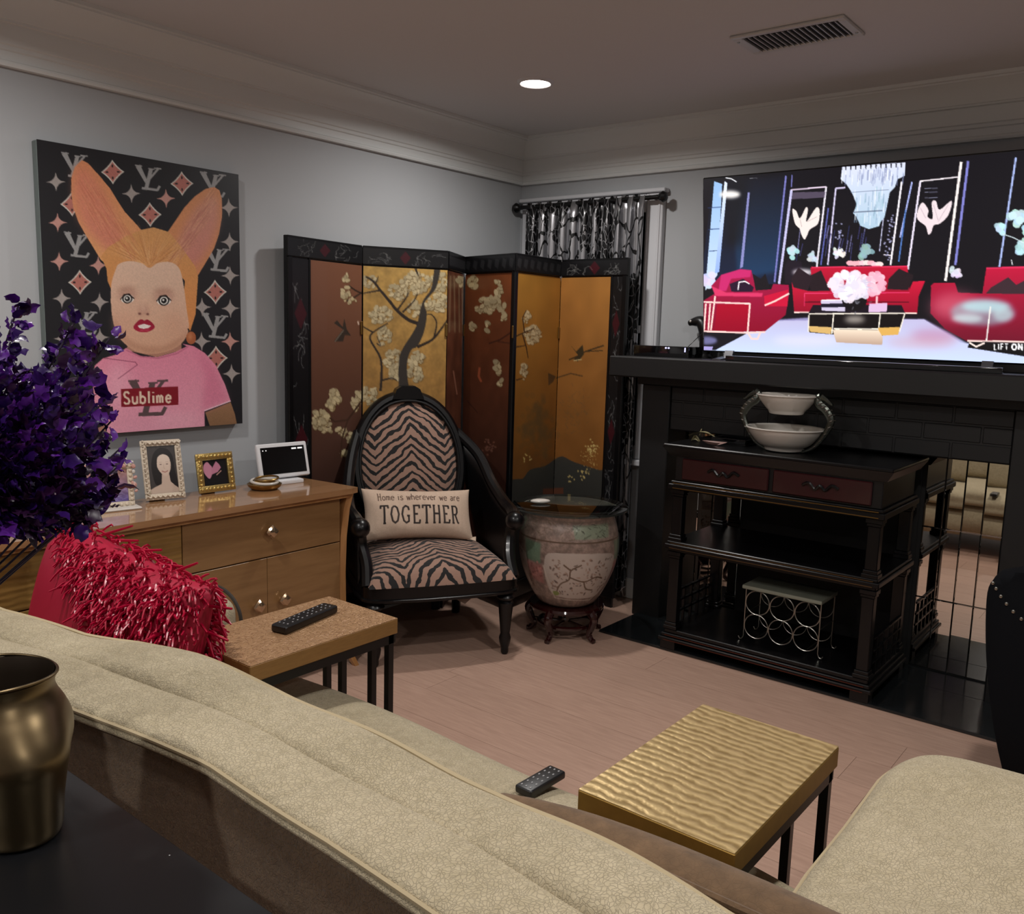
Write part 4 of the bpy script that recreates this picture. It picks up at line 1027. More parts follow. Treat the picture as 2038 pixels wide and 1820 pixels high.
    P([(226, 1218), (420, 1110), (560, 1045), (1440, 1035), (1650, 1170), (1960, 1230), (2150, 1310), (1000, 1265)], ((196, 190, 226), (206, 222, 255))); E_(760, 1160, 200, 30, (226, 224, 250), .8, 12); E_(1500, 1130, 140, 40, (190, 110, 150), .5, 14); E_(1420, 1170, 200, 34, (214, 150, 160), .4, 14); P([(160, 1110), (420, 1115), (230, 1215), (130, 1215)], (20, 18, 26)); P([(120, 1195), (215, 1195), (208, 1216), (120, 1216)], (170, 160, 220)); E_(180, 1160, 60, 24, (150, 150, 210), .7, 4)
    # centre sofa
    red, dred, pink = (196, 16, 52), (120, 6, 34), (232, 60, 110)
    for x in range(8): E_(1020+x*24, 712+random.uniform(-6, 6), 24, 15, random.choice([(246, 200, 210), (250, 180, 190), (255, 224, 220)]), 1, n=9)
    P([(790, 735), (1350, 728), (1362, 880), (800, 890)], (red, (150, 10, 42))); L([(795, 734), (1350, 728)], 8, (222, 44, 84))
    P([(680, 820), (752, 802), (770, 870), (1355, 872), (1380, 815), (1450, 812), (1412, 900), (1402, 1000), (690, 992)], ((214, 22, 60), (150, 8, 40)))
    L([(752, 885), (1360, 880)], 5, pink); L([(750, 935), (1355, 935)], 6, (90, 4, 26)); L([(690, 995), (1400, 1000)], 8, (250, 220, 210)); L([(752, 885), (750, 960)], 4, pink)
    P([(770, 790), (850, 750), (900, 870), (790, 872)], (36, 24, 30)); P([(1240, 800), (1300, 740), (1385, 780), (1350, 865), (1230, 860)], (36, 24, 30)); P([(676, 800), (720, 735), (800, 790), (770, 870), (690, 850)], (40, 26, 34))
    # left sofa
    P([(272, 778), (385, 744), (448, 750), (465, 830), (560, 862), (572, 830), (662, 836), (664, 885), (640, 1010), (520, 1105), (235, 1112), (150, 1100), (162, 930), (235, 885), (214, 842)], ((170, 20, 74), (140, 4, 38)))
    P([(272, 778), (385, 744), (448, 752), (440, 790), (330, 800), (300, 870), (255, 870)], (206, 40, 110), 1, 1); P([(214, 842), (300, 880), (512, 882), (505, 905), (235, 900)], pink, .9, 1); P([(518, 900), (660, 862), (652, 960), (520, 960)], (206, 14, 58)); P([(245, 950), (430, 945), (415, 1105), (225, 1105)], ((176, 2, 40), (150, 0, 36)))
    P([(455, 770), (500, 800), (528, 770), (556, 862), (470, 868)], (24, 20, 26)); P([(320, 830), (400, 800), (460, 850), (450, 875), (330, 875)], (40, 16, 44)); L([(368, 865), (375, 820), (410, 815), (435, 830)], 7, (244, 236, 240))
    for l in ([(165, 935), (435, 945), (418, 1110)], [(150, 1105), (415, 1115), (520, 1110)], [(180, 945), (165, 1100)], [(235, 900), (205, 1100)], [(205, 945), (190, 1100)], [(664, 885), (580, 930), (520, 955)], [(420, 1115), (440, 1150), (475, 1150), (490, 1115)]): L(l, 10, (252, 214, 206))
    # right sofa and glow
    P([(1484, 838), (1500, 825), (1622, 822), (1640, 880), (1780, 885), (1805, 735), (2200, 725), (2200, 1160), (1690, 1165), (1560, 1090), (1478, 1000)], ((196, 20, 60), (110, 14, 40))); P([(1830, 850), (1930, 790), (1975, 835), (2060, 790), (2160, 850), (2160, 890), (1800, 885)], (60, 40, 48)); L([(1805, 738), (2200, 728)], 10, (226, 44, 90))
    E_(1620, 960, 140, 80, (236, 120, 140), .55, 18); E_(1780, 995, 185, 78, (150, 206, 214), .55, 7); E_(1800, 960, 140, 36, (190, 236, 240), .7, 7); E_(1690, 1030, 90, 26, (214, 240, 240), .6, 6); E_(1900, 1010, 60, 40, (200, 240, 240), .5, 6)
    L([(1826, 960), (1800, 1160)], 8, (240, 236, 230)); L([(1690, 1160), (2200, 1170)], 10, (246, 214, 206)); P([(1700, 1172), (2200, 1178), (2200, 1290), (2010, 1250), (1690, 1200)], (14, 12, 16)); L([(1700, 1170), (1740, 1195), (1790, 1172)], 10, (250, 230, 220))
    # table and flowers
    P([(800, 952), (1312, 952), (1332, 1000), (770, 1004)], (24, 16, 28)); P([(770, 1004), (1332, 1000), (1300, 1110), (1180, 1135), (920, 1125), (775, 1112)], (16, 12, 14)); E_(1040, 1036, 60, 22, (190, 180, 170), .8, 8)
    for l in ([(775, 1004), (1330, 1000)], [(775, 1010), (770, 1110)], [(918, 1006), (905, 1122)], [(1188, 1004), (1172, 1130)], [(1330, 1002), (1296, 1110)], [(918, 1090), (1180, 1092)]): L(l, 7, (250, 240, 224))
    P([(775, 1075), (905, 1082), (900, 1122), (778, 1108)], (220, 180, 110)); P([(1176, 1085), (1300, 1080), (1290, 1125), (1174, 1132)], (226, 176, 90)); P([(910, 1095), (1176, 1097), (1200, 1140), (1196, 1185), (930, 1170)], ((250, 230, 206), (190, 160, 140)))
    P([(845, 925), (985, 922), (985, 990), (850, 985)], (210, 200, 226)); P([(845, 945), (985, 942), (985, 965), (848, 966)], (24, 22, 40)); P([(1125, 945), (1230, 940), (1225, 992), (1120, 994)], (226, 190, 226)); L([(850, 925), (985, 922)], 7, (250, 250, 252)); L([(1170, 900), (1168, 945)], 12, (246, 200, 206))
    E_(1040, 925, 72, 62, (16, 14, 18))
    for _ in range(20): E_(1040+random.gauss(0, 34), 930+random.gauss(0, 26), 12, 4, (110, 110, 120), .6, rot=random.random()*3, n=7)
    for _ in range(70):
        a = random.random()*6.3; r = random.random()**.5; x, y = 1030+125*r*math.cos(a), 845+75*r*math.sin(a); E_(x, y, 30, 24, random.choice([(250, 246, 252), (232, 224, 240), (244, 230, 240)]), .9, rot=random.random()*3, n=10)
    for _ in range(30):
        a = random.random()*6.3; r = random.random()**.5; E_(1165+50*r*math.cos(a), 825+70*r*math.sin(a), 22, 18, random.choice([(248, 200, 214), (240, 180, 200)]), .9, n=9)
    for _ in range(26): a = random.random()*6.3; L([(1050+60*math.cos(a), 850+40*math.sin(a)), (1050+100*math.cos(a+.2), 850+64*math.sin(a+.2))], 4, (204, 196, 220), .7)
    c.text('LIFt', 1842, 1178, 34, 6, (250, 250, 250), wide=.66, gap=.2); 
    c.text('ON', 1946, 1179, 34, 9, (250, 250, 250), wide=.84, gap=.16)
    tm = attr_mat('tv_picture', .3, emit=1.15)
    W_ = y1-y0
    c.mesh('picture', plane_fn(tl+nrm*.002, (0, -W_, 0), bl-tl), tm, t, True)
    M = Matrix.Identity(4)
    for i in range(3): M[i][0], M[i][1], M[i][2] = (0, -1, 0)[i], -nrm[i], up[i]
    for i in range(3): M[i][3] = bl[i]
    H = float(np.linalg.norm(tl-bl))
    MB().box(-.006, W_+.006, .001, .03, -.008, H+.006, .004, 1).xf(M).build('panel', 'black_gloss', t, world=True)
    MB().box(.2, W_-.2, .03, .06, .05, H*.6, .01, 1).xf(M).build('rear_housing', 'black_satin', t, world=True)
    mat('silver_plastic', (92, 92, 96), .3, metal=.5)
    for yy in (1.76, .70):
        MB().prism([(3.66, 1.283), (3.92, 1.283), (3.92, 1.288), (3.81, 1.30), (3.80, 1.325), (3.785, 1.325), (3.775, 1.30), (3.66, 1.288)], yy-.02, yy+.02, 1).build('stand_foot', 'silver_plastic', t, world=True)
television()
def mantel_things():
    t = thing('media_box', 'black media box at the left end of the mantel', 'media box', (3.80, 2.09, 1.283))
    MB().box(3.74, 3.893, 1.94, 2.235, 1.283, 1.335, .004, 2).build('case', 'black_gloss', t, world=True)
    mat('status_led', (190, 190, 255), .4, emit=1.5)
    for y in (2.06, 2.045): MB().ball((3.7395, y, 1.326), (.001, .006, .004), 10, 6).build('status_light', 'status_led', t, world=True)
    MB().box(3.7385, 3.74, 1.956, 1.962, 1.31, 1.33).build('status_light', 'status_led', t, world=True)
    MB().tube(catmull([(3.8, 1.975, 1.335), (3.82, 1.96, 1.36), (3.83, 1.92, 1.40)], 4), .002, 6).build('cable', 'black_satin', t, world=True)
    t = thing('bird_figurine', 'small black bird figurine behind the left edge of the television', 'figurine', (3.893, 1.964, 1.283))
    MB().tube(catmull([(3.893, 1.934, 1.30), (3.893, 1.929, 1.36), (3.893, 1.939, 1.42), (3.893, 1.964, 1.452), (3.89, 1.999, 1.452), (3.888, 2.026, 1.443)], 5), [.03, .03, .031, .032, .034, .034, .035, .035, .035, .034, .034, .034, .033, .032, .031, .03, .028, .026, .024, .022, .02, .018, .016, .014, .013, .008][:26], 12).build('body', 'black_satin', t, world=True)
    MB().lathe([(.04, 0), (.04, .008), (.03, .02)], 20, c=(3.893, 1.934, 1.283)).build('base', 'black_satin', t, world=True)
    MB().ball((3.875, 2.009, 1.455), .0065, 10, 6).build('eye', 'white_ceramic', t, world=True)
    t = thing('soundbar', 'low black soundbar lying under the television', 'soundbar', (3.66, 1.2, 1.283))
    MB().box(3.62, 3.655, .62, 1.70, 1.283, 1.306, .004, 2).build('case', 'black_gloss', t, world=True)
    MB().box(3.6185, 3.6205, .66, 1.66, 1.287, 1.302).build('grille', 'black_satin', t, world=True)
mantel_things()

# ================================================================ black cabinet in front of the fireplace
def cabinet():
    X0, X1, Y0, Y1 = 3.395, 3.855, .925, 1.805
    zb = .012
    t = thing('server_cabinet', 'black open-shelved server cabinet with two dark red drawers, before the fireplace', 'cabinet', ((X0+X1)/2, (Y0+Y1)/2, zb))
    def lay(n, e, z0, z1, m='black_wood', bev=.003): return MB().box(X0-e, X1+min(e, .01), Y0-e, Y1+e, z0, z1, bev, 1).build(n, m, t, world=True)
    for x in (X0-.01, X1-.05):
        for y in (Y0-.01, Y1-.06): MB().prism([(x, y), (x+.055, y), (x+.055, y+.07), (x, y+.07)], zb, .05).build('foot', 'black_wood', t, world=True)
    lay('plinth', .02, .05, .066); lay('plinth_step', .01, .066, .082); lay('bottom_shelf', .0, .082, .10)
    lay('middle_shelf', .0, .452, .466); lay('shelf_moulding', .014, .466, .486); lay('shelf_step', .006, .486, .498)
    lay('drawer_deck', .012, .728, .752); lay('deck_step', .004, .752, .765)
    lay('cornice', .0, .89, .905); 
    prof = [(0, .872), (.008, .874), (.03, .905), (.036, .915)]
    MB().box(X0-.034, X1+.01, Y0-.034, Y1+.034, .912, .927, .004, 1).build('top', 'black_wood', t, world=True)
    c = MB(); V = []; 
    for p, z in prof: V += [(X0-p, Y0-p, z), (X0-p, Y1+p, z), (X1, Y1+p, z), (X1, Y0-p, z)]
    F = [(4*i+j, 4*i+(j+1) % 4, 4*i+4+(j+1) % 4, 4*i+4+j) for i in range(3) for j in range(4)]
    c.add(V, F).build('crown_moulding', 'black_wood', t, world=True)
    # gilded lines along the front edges
    for z, e in ((.757, .014), (.735, .014), (.49, .009), (.47, .016), (.074, .013), (.055, .022)): MB().box(X0-e-.0005, X0-e+.003, Y0+.01, Y1-.01, z-.0015, z+.0015).build('gilt_line', 'gold_trim' if z > .7 else ('bronze_line' if z > .4 else 'copper_line'), t, 0, world=True)
    for z0, z1 in ((.10, .452), (.498, .728)):
        for x in (X0, X1-.045):
            for y in (Y0, Y1-.055):
                p = MB().box(x+.004, x+.045, y+.004, y+.051, z0+.03, z1-.03, .003, 1).build('post', 'black_wood', t, world=True)
                for a, b, e in ((z0, z0+.016, .004), (z0+.016, z0+.03, 0.), (z1-.018, z1, .004), (z1-.03, z1-.018, 0.)): MB().box(x-e, x+.049+e, y-e, y+.055+e, a, b, .002, 1).build('post_collar', 'black_wood', p, world=True)
    lay('drawer_case', -.008, .765, .874, 'black_satin')
    for i, (a, b) in enumerate(((Y0+.045, Y0+.43), (Y1-.43, Y1-.045))):
        d = MB().box(X0-.004, X0+.01, a, b, .775, .866, .004, 1).build('drawer', 'red_lacquer', t, world=True)
        for _ in range(1):
            ym = (a+b)/2; k = MB().tube(catmull([(X0-.006, ym-.07, .822), (X0-.01, ym-.045, .834), (X0-.008, ym-.02, .812), (X0-.012, ym, .828), (X0-.008, ym+.02, .812), (X0-.01, ym+.045, .834), (X0-.006, ym+.07, .822)], 5), .006, 6)
            k.build('carved_ornament', 'black_wood', d, world=True)
    for y in (Y0+.006, Y1-.006):   # side fretwork
        for zc in (.12, .17, .22): MB().box(X0+.05, X1-.05, y-.006, y+.006, zc+.03, zc+.038).build('side_bar', 'black_wood', t, world=True)
        for x in np.linspace(X0+.09, X1-.09, 5): MB().box(x-.004, x+.004, y-.006, y+.006, .10, .26).build('side_spindle', 'black_wood', t, world=True)
mat('bronze_line', (120, 100, 74), .35, metal=1); mat('copper_line', (110, 64, 54), .35, metal=1)
cabinet()
ZT = .927
def bowls():
    cx, cy = 3.535, 1.375
    t = thing('tiered_bowl', 'two-tier white serving bowl held by silver seahorse handles', 'serving bowl', (cx, cy, ZT))
    def bowl(r, h, z, fr): return MB().lathe(catmull([(0, z+.004), (fr, z+.003), (fr, z), (fr+.006, z+.002), (fr+.012, z+.014), (r*.72, z+h*.35), (r*.93, z+h*.78), (r, z+h), (r+.006, z+h+.003), (r+.004, z+h+.008), (r-.006, z+h+.004), (r*.9, z+h*.75), (r*.68, z+h*.38), (fr, z+.016), (0, z+.012)], 3), 48, cap=False)
    bowl(.152, .088, .004, .07).build('lower_bowl', 'white_ceramic', t); bowl(.118, .072, .155, .062).build('upper_bowl', 'white_ceramic', t)
    mat('pewter', (92, 96, 90), .28, metal=.9, bump=(90, .3, .003))
    for s in (-1, 1):
        p = catmull([(0, s*.085, .006), (0, s*.125, .03), (0, s*.165, .085), (0, s*.185, .14), (0, s*.165, .18), (0, s*.135, .205), (0, s*.125, .228), (0, s*.138, .235)], 6)
        rr = np.interp(np.linspace(0, 1, len(p)), [0, .15, .5, .72, .85, 1], [.006, .009, .017, .019, .014, .016])
        h = MB().tube(p, list(rr), 10).build('seahorse_handle', 'pewter', t)
        MB().tube([(0, s*.138, .232), (0, s*.16, .222), (0, s*.182, .205), (0, s*.187, .207)], [.014, .009, .005, .007], 8).build('snout', 'pewter', h)
        for i in range(6, len(p)-8, 3):
            q = p[i]; MB().tube([(-rr[i]*.9, q[1]-s*.0, q[2]), (-rr[i]*1.05, q[1]+s*rr[i]*.5, q[2]+.003), (0, q[1]+s*rr[i]*1.15, q[2]+.004)], .0028, 5).build('ridge', 'steel', h)
        MB().tube([(0, s*.085, .006), (0, s*.07, .004), (0, s*.075, .016), (0, s*.088, .014)], [.006, .005, .004, .003], 6).build('tail_curl', 'pewter', h)
bowls()
def cabinet_top_things():
    mat('dry_leaf', (150, 142, 108), .7, bump=(60, .3, .002)); mat('shell_rose', (150, 120, 112), .35)
    t = thing('dried_leaf', 'pale dried leaf lying on the left end of the black cabinet', 'leaf', (3.62, 1.77, ZT))
    MB().grid(lambda u, v: (-.02+.05*(v-.5)*math.sin(PI*min(1, u*1.1+.12)), .07-u*.13, .012+.02*math.sin(3*u)+.012*abs(v-.5)), 14, 6).build('blade', 'dry_leaf', t)
    MB().tube([(-.02, .02, .02), (-.02, .016, .038), (-.015, .014, .05)], .002, 5).build('stem', 'dry_leaf', t)
    MB().grid(lambda u, v: (-.1+.02*math.sin(PI*v), .02-.035*u, .002+.02*math.sin(PI*u)*(.4+v)), 8, 6).build('curl', 'dry_leaf', t)
    t = thing('shell_dish', 'small rosy shell shaped dish beside the tiered bowl', 'dish', (3.455, 1.655, ZT))
    MB().grid(lambda u, v: (.028*v*math.cos(PI*u*1.0)*(1+.08*math.cos(16*u)), .05*v*math.sin(2*PI*(u-.25))*(1+.06*math.cos(16*u)), .002+.016*v*v), 32, 8).build('shell', 'shell_rose', t)
    t = thing('black_tray', 'narrow black tray with raised rim behind the shell dish', 'tray', (3.60, 1.625, ZT))
    MB().box(-.06, .06, -.08, .08, 0, .006, .002, 1).build('base', 'black_gloss', t)
    for b in ((-.06, -.054, -.08, .08), (.054, .06, -.08, .08), (-.054, .054, -.08, -.074), (-.054, .054, .074, .08)): MB().box(*b, .006, .026, .002, 1).build('rim', 'black_gloss', t)
cabinet_top_things()
def wine_rack():
    t = thing('wine_rack', 'chrome wire wine rack with six rings and a grey stone top', 'wine rack', (3.56, 1.315, .10))
    r = .052; g = 2*r+.003
    for x in (-.07, .09):
        for c in range(3):
            for q in range(2):
                y = (c-1)*g; z = .02+r+q*(g-.004)
                MB().tube([(x, y+r*math.cos(a), z+r*math.sin(a)) for a in (np.linspace(0, 2*PI, 33) if x < 0 else np.linspace(PI, 2*PI, 17))], .0026 if x < 0 else .0018, 6).build('ring' if x < 0 else 'rear_cradle', 'steel', t)
        for y in (-1.5*g, 1.5*g):
            MB().tube([(x, y, .232), (x, y, .02), (x, y*1.04, .006), (x, y*1.1, .0035), (x, y*1.14, .014)], .0024, 6).build('foot_wire', 'steel', t)
    for y in (-1.5*g, 1.5*g):
        for z in (.12, .228): MB().tube([(-.07, y, z), (.09, y, z)], .0024, 6).build('side_wire', 'steel', t)
    for y in (-g, 0, g): MB().tube([(-.07, y, .018), (.09, y, .018)], .0024, 6).build('rail_wire', 'steel', t)
    mat('grey_stone', (128, 130, 116), .5, var=(12, .15))
    MB().box(-.095, .10, -1.5*g-.01, 1.5*g+.01, .232, .25, .007, 2).build('stone_top', 'grey_stone', t)
wine_rack()

# ================================================================ black studded chair at the right edge
def black_chair():
    mat('black_velvet', (8, 9, 13), .9, sheen=.04, bump=(200, .1, .002), spec=.15)
    t = thing('studded_chair', 'black velvet chair with silver nailhead trim at the right edge, seen from behind', 'chair', (3.08, .15, 0))
    P = catmull([(.35, .07), (.405, .25), (.445, .45), (.463, .62), (.458, .70), (.42, .738), (.3, .75), (.15, .752), (0, .75), (-.12, .738), (-.158, .70), (-.163, .62), (-.145, .45), (-.105, .25), (-.05, .07)], 4)
    bm = bmesh.new(); c = MB().prism(P, 2.85, 2.95, 0)
    vs = [bm.verts.new(v) for v in c.V]; [bm.faces.new([vs[i] for i in f]) for f in c.F]
    bmesh.ops.bevel(bm, geom=[e for e in bm.edges if abs(e.verts[0].co.x-e.verts[1].co.x) < 1e-6], offset=.03, segments=4, profile=.5, affect='EDGES')
    bk = MB().bm(bm).build('backrest', 'black_velvet', t, 60, world=True)
    MB().box(2.93, 3.35, -.1, .40, .28, .45, .05, 4).build('seat', 'black_velvet', t, 60, world=True)
    pts = catmull([(.452, .70), (.42, .655), (.37, .61), (.30, .58), (.15, .565), (0, .58), (-.07, .61), (-.12, .655), (-.15, .70)], 5)
    acc = 1.
    for i in range(len(pts)-1):
        acc += math.dist(pts[i], pts[i+1])
        if acc > .02:
            acc = 0; MB().ball((2.8495, pts[i][0], pts[i][1]), (.003, .0055, .0055), 8, 6).build('nailhead', 'steel', bk, world=True)
    for x in (2.9, 3.3):
        for y in (0., .3): MB().tube([(x, y, .3 if x > 3 else .08), (x, y, 0)], [.02, .014], 8).build('leg', 'black_wood', t, world=True)
black_chair()
# ================================================================ foreground: sofa, tables, console
def fabric(name, c0, c1, sc_=60, bump=.5, dist=.004, rough=.95):
    m = bpy.data.materials.new(name); m.use_nodes = True; k = NT(m)
    n1 = k.noise(5, 3); n2 = k.noise(sc_, 3, rough=.6)
    nv = k.n('TexNoise', Vector=k.obj(), Scale=sc_*.5, Detail=3.).outputs['Color']
    wv = k.n('VectorMath', _operation='SCALE', i0=nv); wv.inputs['Scale'].default_value = .03
    vo = k.n('TexVoronoi', Vector=k.n('VectorMath', _operation='ADD', i0=k.obj(), i1=wv.outputs[0]).outputs[0], Scale=sc_*2.6, _feature='DISTANCE_TO_EDGE').outputs[0]
    cr = k.m('MULTIPLY', k.m('MINIMUM', vo, .1), 10.)
    h = k.m('ADD', k.m('MULTIPLY', n2, 1.2), k.m('MULTIPLY', cr, .3))
    f = k.m('ADD', k.m('MULTIPLY', n1, .5), k.m('MULTIPLY', n2, .5))
    c = k.ramp(f, [(.3, rgb(c0)), (.68, rgb(c1))])
    hs = k.n('HueSaturation', Color=c, Value=k.m('MULTIPLY_ADD', cr, .06, .94))
    k.put(k.b.inputs['Base Color'], hs.outputs[0]); k.b.inputs['Roughness'].default_value = rough
    k.b.inputs['Sheen Weight'].default_value = .1; k.b.inputs['Sheen Roughness'].default_value = .5
    k.bump(h, bump, dist); MATS[name] = m
fabric('cream_boucle', (158, 145, 116), (186, 173, 145), 60, .7, .005)
fabric('brown_suede', (86, 66, 46), (118, 92, 66), 40, .25)
fabric('back_boucle_shaded', (84, 68, 50), (112, 92, 70), 60, .7, .005)  # same sofa fabric, darkened: shade on the back face is in the colour
mat('dark_piping', (46, 40, 34), .8); mat('cream_piping', (176, 160, 128), .85)
YS0, YS1 = .20, 2.46
def sx(y):   # outer line of the softly waved sofa back
    return float(np.interp(y, [.2, .45, .65, .9, 1.2, 1.4, 1.6, 2.0, 2.46], [-.07, -.045, -.028, -.008, 0, -.025, -.055, -.11, -.15]))
def sin_(y):  # inner line
    return float(np.interp(y, [.2, .45, .8, 1.35, 1.58, 1.76, 1.9, 2.2, 2.46], [-.07, -.035, 0, 0, -.016, -.045, -.095, -.14, -.15]))
def sofa():
    t = thing('sofa', 'cream boucle sofa seen from behind its low wide back', 'sofa', (1.1, 1.3, 0))
    def run(prof, y0, y1, ny, bow=1., und=None, cap=True):
        m = len(prof); m_ = MB(); q = lambda x: min(1, max(0, (x-.74)/.2))
        V = []; F = []
        for j in range(ny):
            v = j/(ny-1); y = y0+(y1-y0)*v
            # rounded ends
            e = min(1, math.sin(PI*min(.5, v*ny/14)) if v < .5 else math.sin(PI*min(.5, (1-v)*ny/14)))
            for i, (x, z) in enumerate(prof):
                dz = und(x, y, z) if und else 0
                cx_ = sum(p[0] for p in prof)/m; cz_ = sum(p[1] for p in prof)/m
                k = .9+.1*e
                V.append((cx_+(x-cx_)*k+.027*(bow > 0)+(sx(y)*(1-q(x))+sin_(y)*q(x))*bow, y, cz_+(z-cz_)*k+dz))
        for j in range(ny-1):
            for i in range(m): F.append((j*m+i, j*m+(i+1) % m, (j+1)*m+(i+1) % m, (j+1)*m+i))
        F += [list(range(m)), list(range((ny-1)*m, ny*m))[::-1]]
        return m_.add(V, F)
    rp = lambda P, n=5: catmull(P, n, True)
    wav = lambda x, y, z: (.004*math.sin(4.2*y+1)+.002*math.sin(11*y))*(1 if z > .5 else 0)
    run([(.735, .10), (.728, .40), (.726, .66), (.729, .682), (.742, .69), (.80, .692), (.845, .688), (.858, .67), (.86, .40), (.86, .10)], YS0, YS1, 60, und=wav).build('back_frame', 'back_boucle_shaded', t, 60, world=True)
    run(rp([(.722, .672), (.722, .688), (.735, .700), (.78, .705), (.83, .704), (.852, .69), (.852, .672), (.79, .664)], 4), YS0, YS1, 60, und=wav).build('back_top', 'cream_boucle', t, 60, world=True)
    bc = run(rp([(.835, .45), (.832, .60), (.836, .694), (.875, .712), (.92, .714), (.962, .700), (.985, .66), (1.02, .55), (1.03, .45), (.94, .42)], 4), YS0, YS1-.02, 70, und=lambda x, y, z: (.008*math.sin(5.1*y)+.006*math.sin(12.5*y+.6))*(1 if z > .55 else 0)).build('back_cushion', 'cream_boucle', t, 60, world=True)
    ys = np.linspace(YS0+.03, YS1-.04, 90)
    MB().tube([(.984+sin_(y)+.003*math.sin(14*y), y, .703+.006*math.sin(5.1*y)+.005*math.sin(12.5*y+.6)) for y in ys], .0052, 6).build('piping', 'cream_piping', bc, world=True)
    MB().tube([(.749+sx(y), y, .690+wav(0, y, 1)) for y in ys], .004, 6).build('piping', 'cream_piping', t, world=True)
    run(rp([(.86, .12), (.86, .30), (1.2, .32), (1.49, .30), (1.5, .12)], 3), YS0+.27, YS1, 30, 0.).build('seat_base', 'cream_boucle', t, 60, world=True)
    run(rp([(.90, .30), (.90, .40), (.98, .43), (1.2, .44), (1.42, .432), (1.505, .405), (1.518, .36), (1.50, .31), (1.2, .295)], 4), YS0+.27, YS1, 60, 0., und=lambda x, y, z: (.008*math.sin(6*y+x*3))*(1 if z > .35 else 0)).build('seat_cushion', 'cream_boucle', t, 60, world=True)
    # far arm with dark piping
    a = MB().box(.72, 1.50, 2.20, 2.46, .1, .585, .07, 5).build('arm', 'cream_boucle', t, world=True)
    p = catmull([(1.505, 2.23, .12), (1.505, 2.215, .45), (1.505, 2.24, .55), (1.505, 2.33, .585), (1.505, 2.42, .55), (1.505, 2.445, .45), (1.505, 2.44, .12)], 6)
    MB().tube(p, .006, 6).build('piping', 'dark_piping', a, world=True)
    for x in (.80, 1.43):
        for y in (.52, 2.38): MB().lathe([(.018, 0), (.025, .1), (.025, .13)], 12, c=(x, y, 0)).build('foot', 'black_wood', t, world=True)
sofa()
def corner_piece():
    t = thing('loveseat_section', 'cream boucle upholstered sofa section in the right foreground beside the gold table', 'sofa', (1.45, .0, 0))
    def blk(u, v):
        th = 2*PI*u; c, s = math.cos(th), math.sin(th)
        e = .24; x = math.copysign(abs(c)**e, c); y = math.copysign(abs(s)**e, s)
        R_ = [(0, .604), (.3, .606), (.6, .604), (.84, .598), (.93, .588), (.972, .57), (.992, .545), (1.0, .51), (1.0, .3), (.995, .12), (.97, .1)]
        k = v*(len(R_)-1); i = min(int(k), len(R_)-2); f = k-i
        r = R_[i][0]*(1-f)+R_[i+1][0]*f; z = R_[i][1]*(1-f)+R_[i+1][1]*f
        return (1.50+.39*x*r, -.05+.48*y*r, z+.006*math.sin(9*x*r+4*y*r)*(1 if z > .5 else 0))
    MB().grid(blk, 120, 34, cu=True).build('upholstered_block', 'cream_boucle', t, 60, world=True)
    pts = []
    for u in np.linspace(0, 1, 120, False):
        p = blk(u, .56); pts.append(p)
    MB().tube(pts, .005, 6, closed=True).build('piping', 'cream_piping', t, world=True)
    for x in (1.3, 1.78):
        for y in (-.4, .3): MB().lathe([(.018, 0), (.025, .12)], 12, c=(x, y, 0)).build('foot', 'black_wood', t, world=True)
corner_piece()

def hammered(name, c0, c1, metal, sc_, ang, rough, dd=3.):
    m = bpy.data.materials.new(name); m.use_nodes = True; k = NT(m)
    mp = k.n('Mapping', Vector=k.obj(), Rotation=(0, 0, R(ang))).outputs[0]
    wv = k.n('TexWave', Vector=mp, Scale=sc_, Distortion=dd, Detail=3., Detail_Scale=1.2, _bands_direction='X').outputs[0]
    nz = k.noise(40, 4); h = k.m('ADD', k.m('MULTIPLY', wv, .55), k.m('MULTIPLY', nz, .8))
    k.put(k.b.inputs['Base Color'], k.ramp(h, [(.3, rgb(c0)), (.9, rgb(c1))])); k.b.inputs['Metallic'].default_value = metal
    k.b.inputs['Roughness'].default_value = rough; k.bump(h, .5, .004); MATS[name] = m
hammered('hammered_gold', (158, 132, 84), (208, 182, 130), .6, 15, 4, .4, 4.6)
def croc():
    m = bpy.data.materials.new('champagne_croc'); m.use_nodes = True; k = NT(m)
    v = k.n('TexVoronoi', Vector=k.n('Mapping', Vector=k.obj(), Scale=(1, 1.7, 1)).outputs[0], Scale=70., _feature='DISTANCE_TO_EDGE').outputs[0]
    h = k.m('MULTIPLY', k.m('MINIMUM', v, .12), 8.); n = k.noise(30, 3)
    k.put(k.b.inputs['Base Color'], k.ramp(k.m('ADD', k.m('MULTIPLY', h, .5), k.m('MULTIPLY', n, .5)), [(.2, rgb((140, 104, 72))), (.8, rgb((178, 140, 102)))]))
    k.b.inputs['Metallic'].default_value = .35; k.b.inputs['Roughness'].default_value = .4; k.bump(k.m('ADD', h, n), .4, .003); MATS['champagne_croc'] = m
croc()
mat('gold_edge', (150, 118, 58), .4, metal=.75, var=(40, .2)); mat('oak_edge', (140, 104, 58), .45, metal=.2, var=(30, .25, (1, 1, 8)))
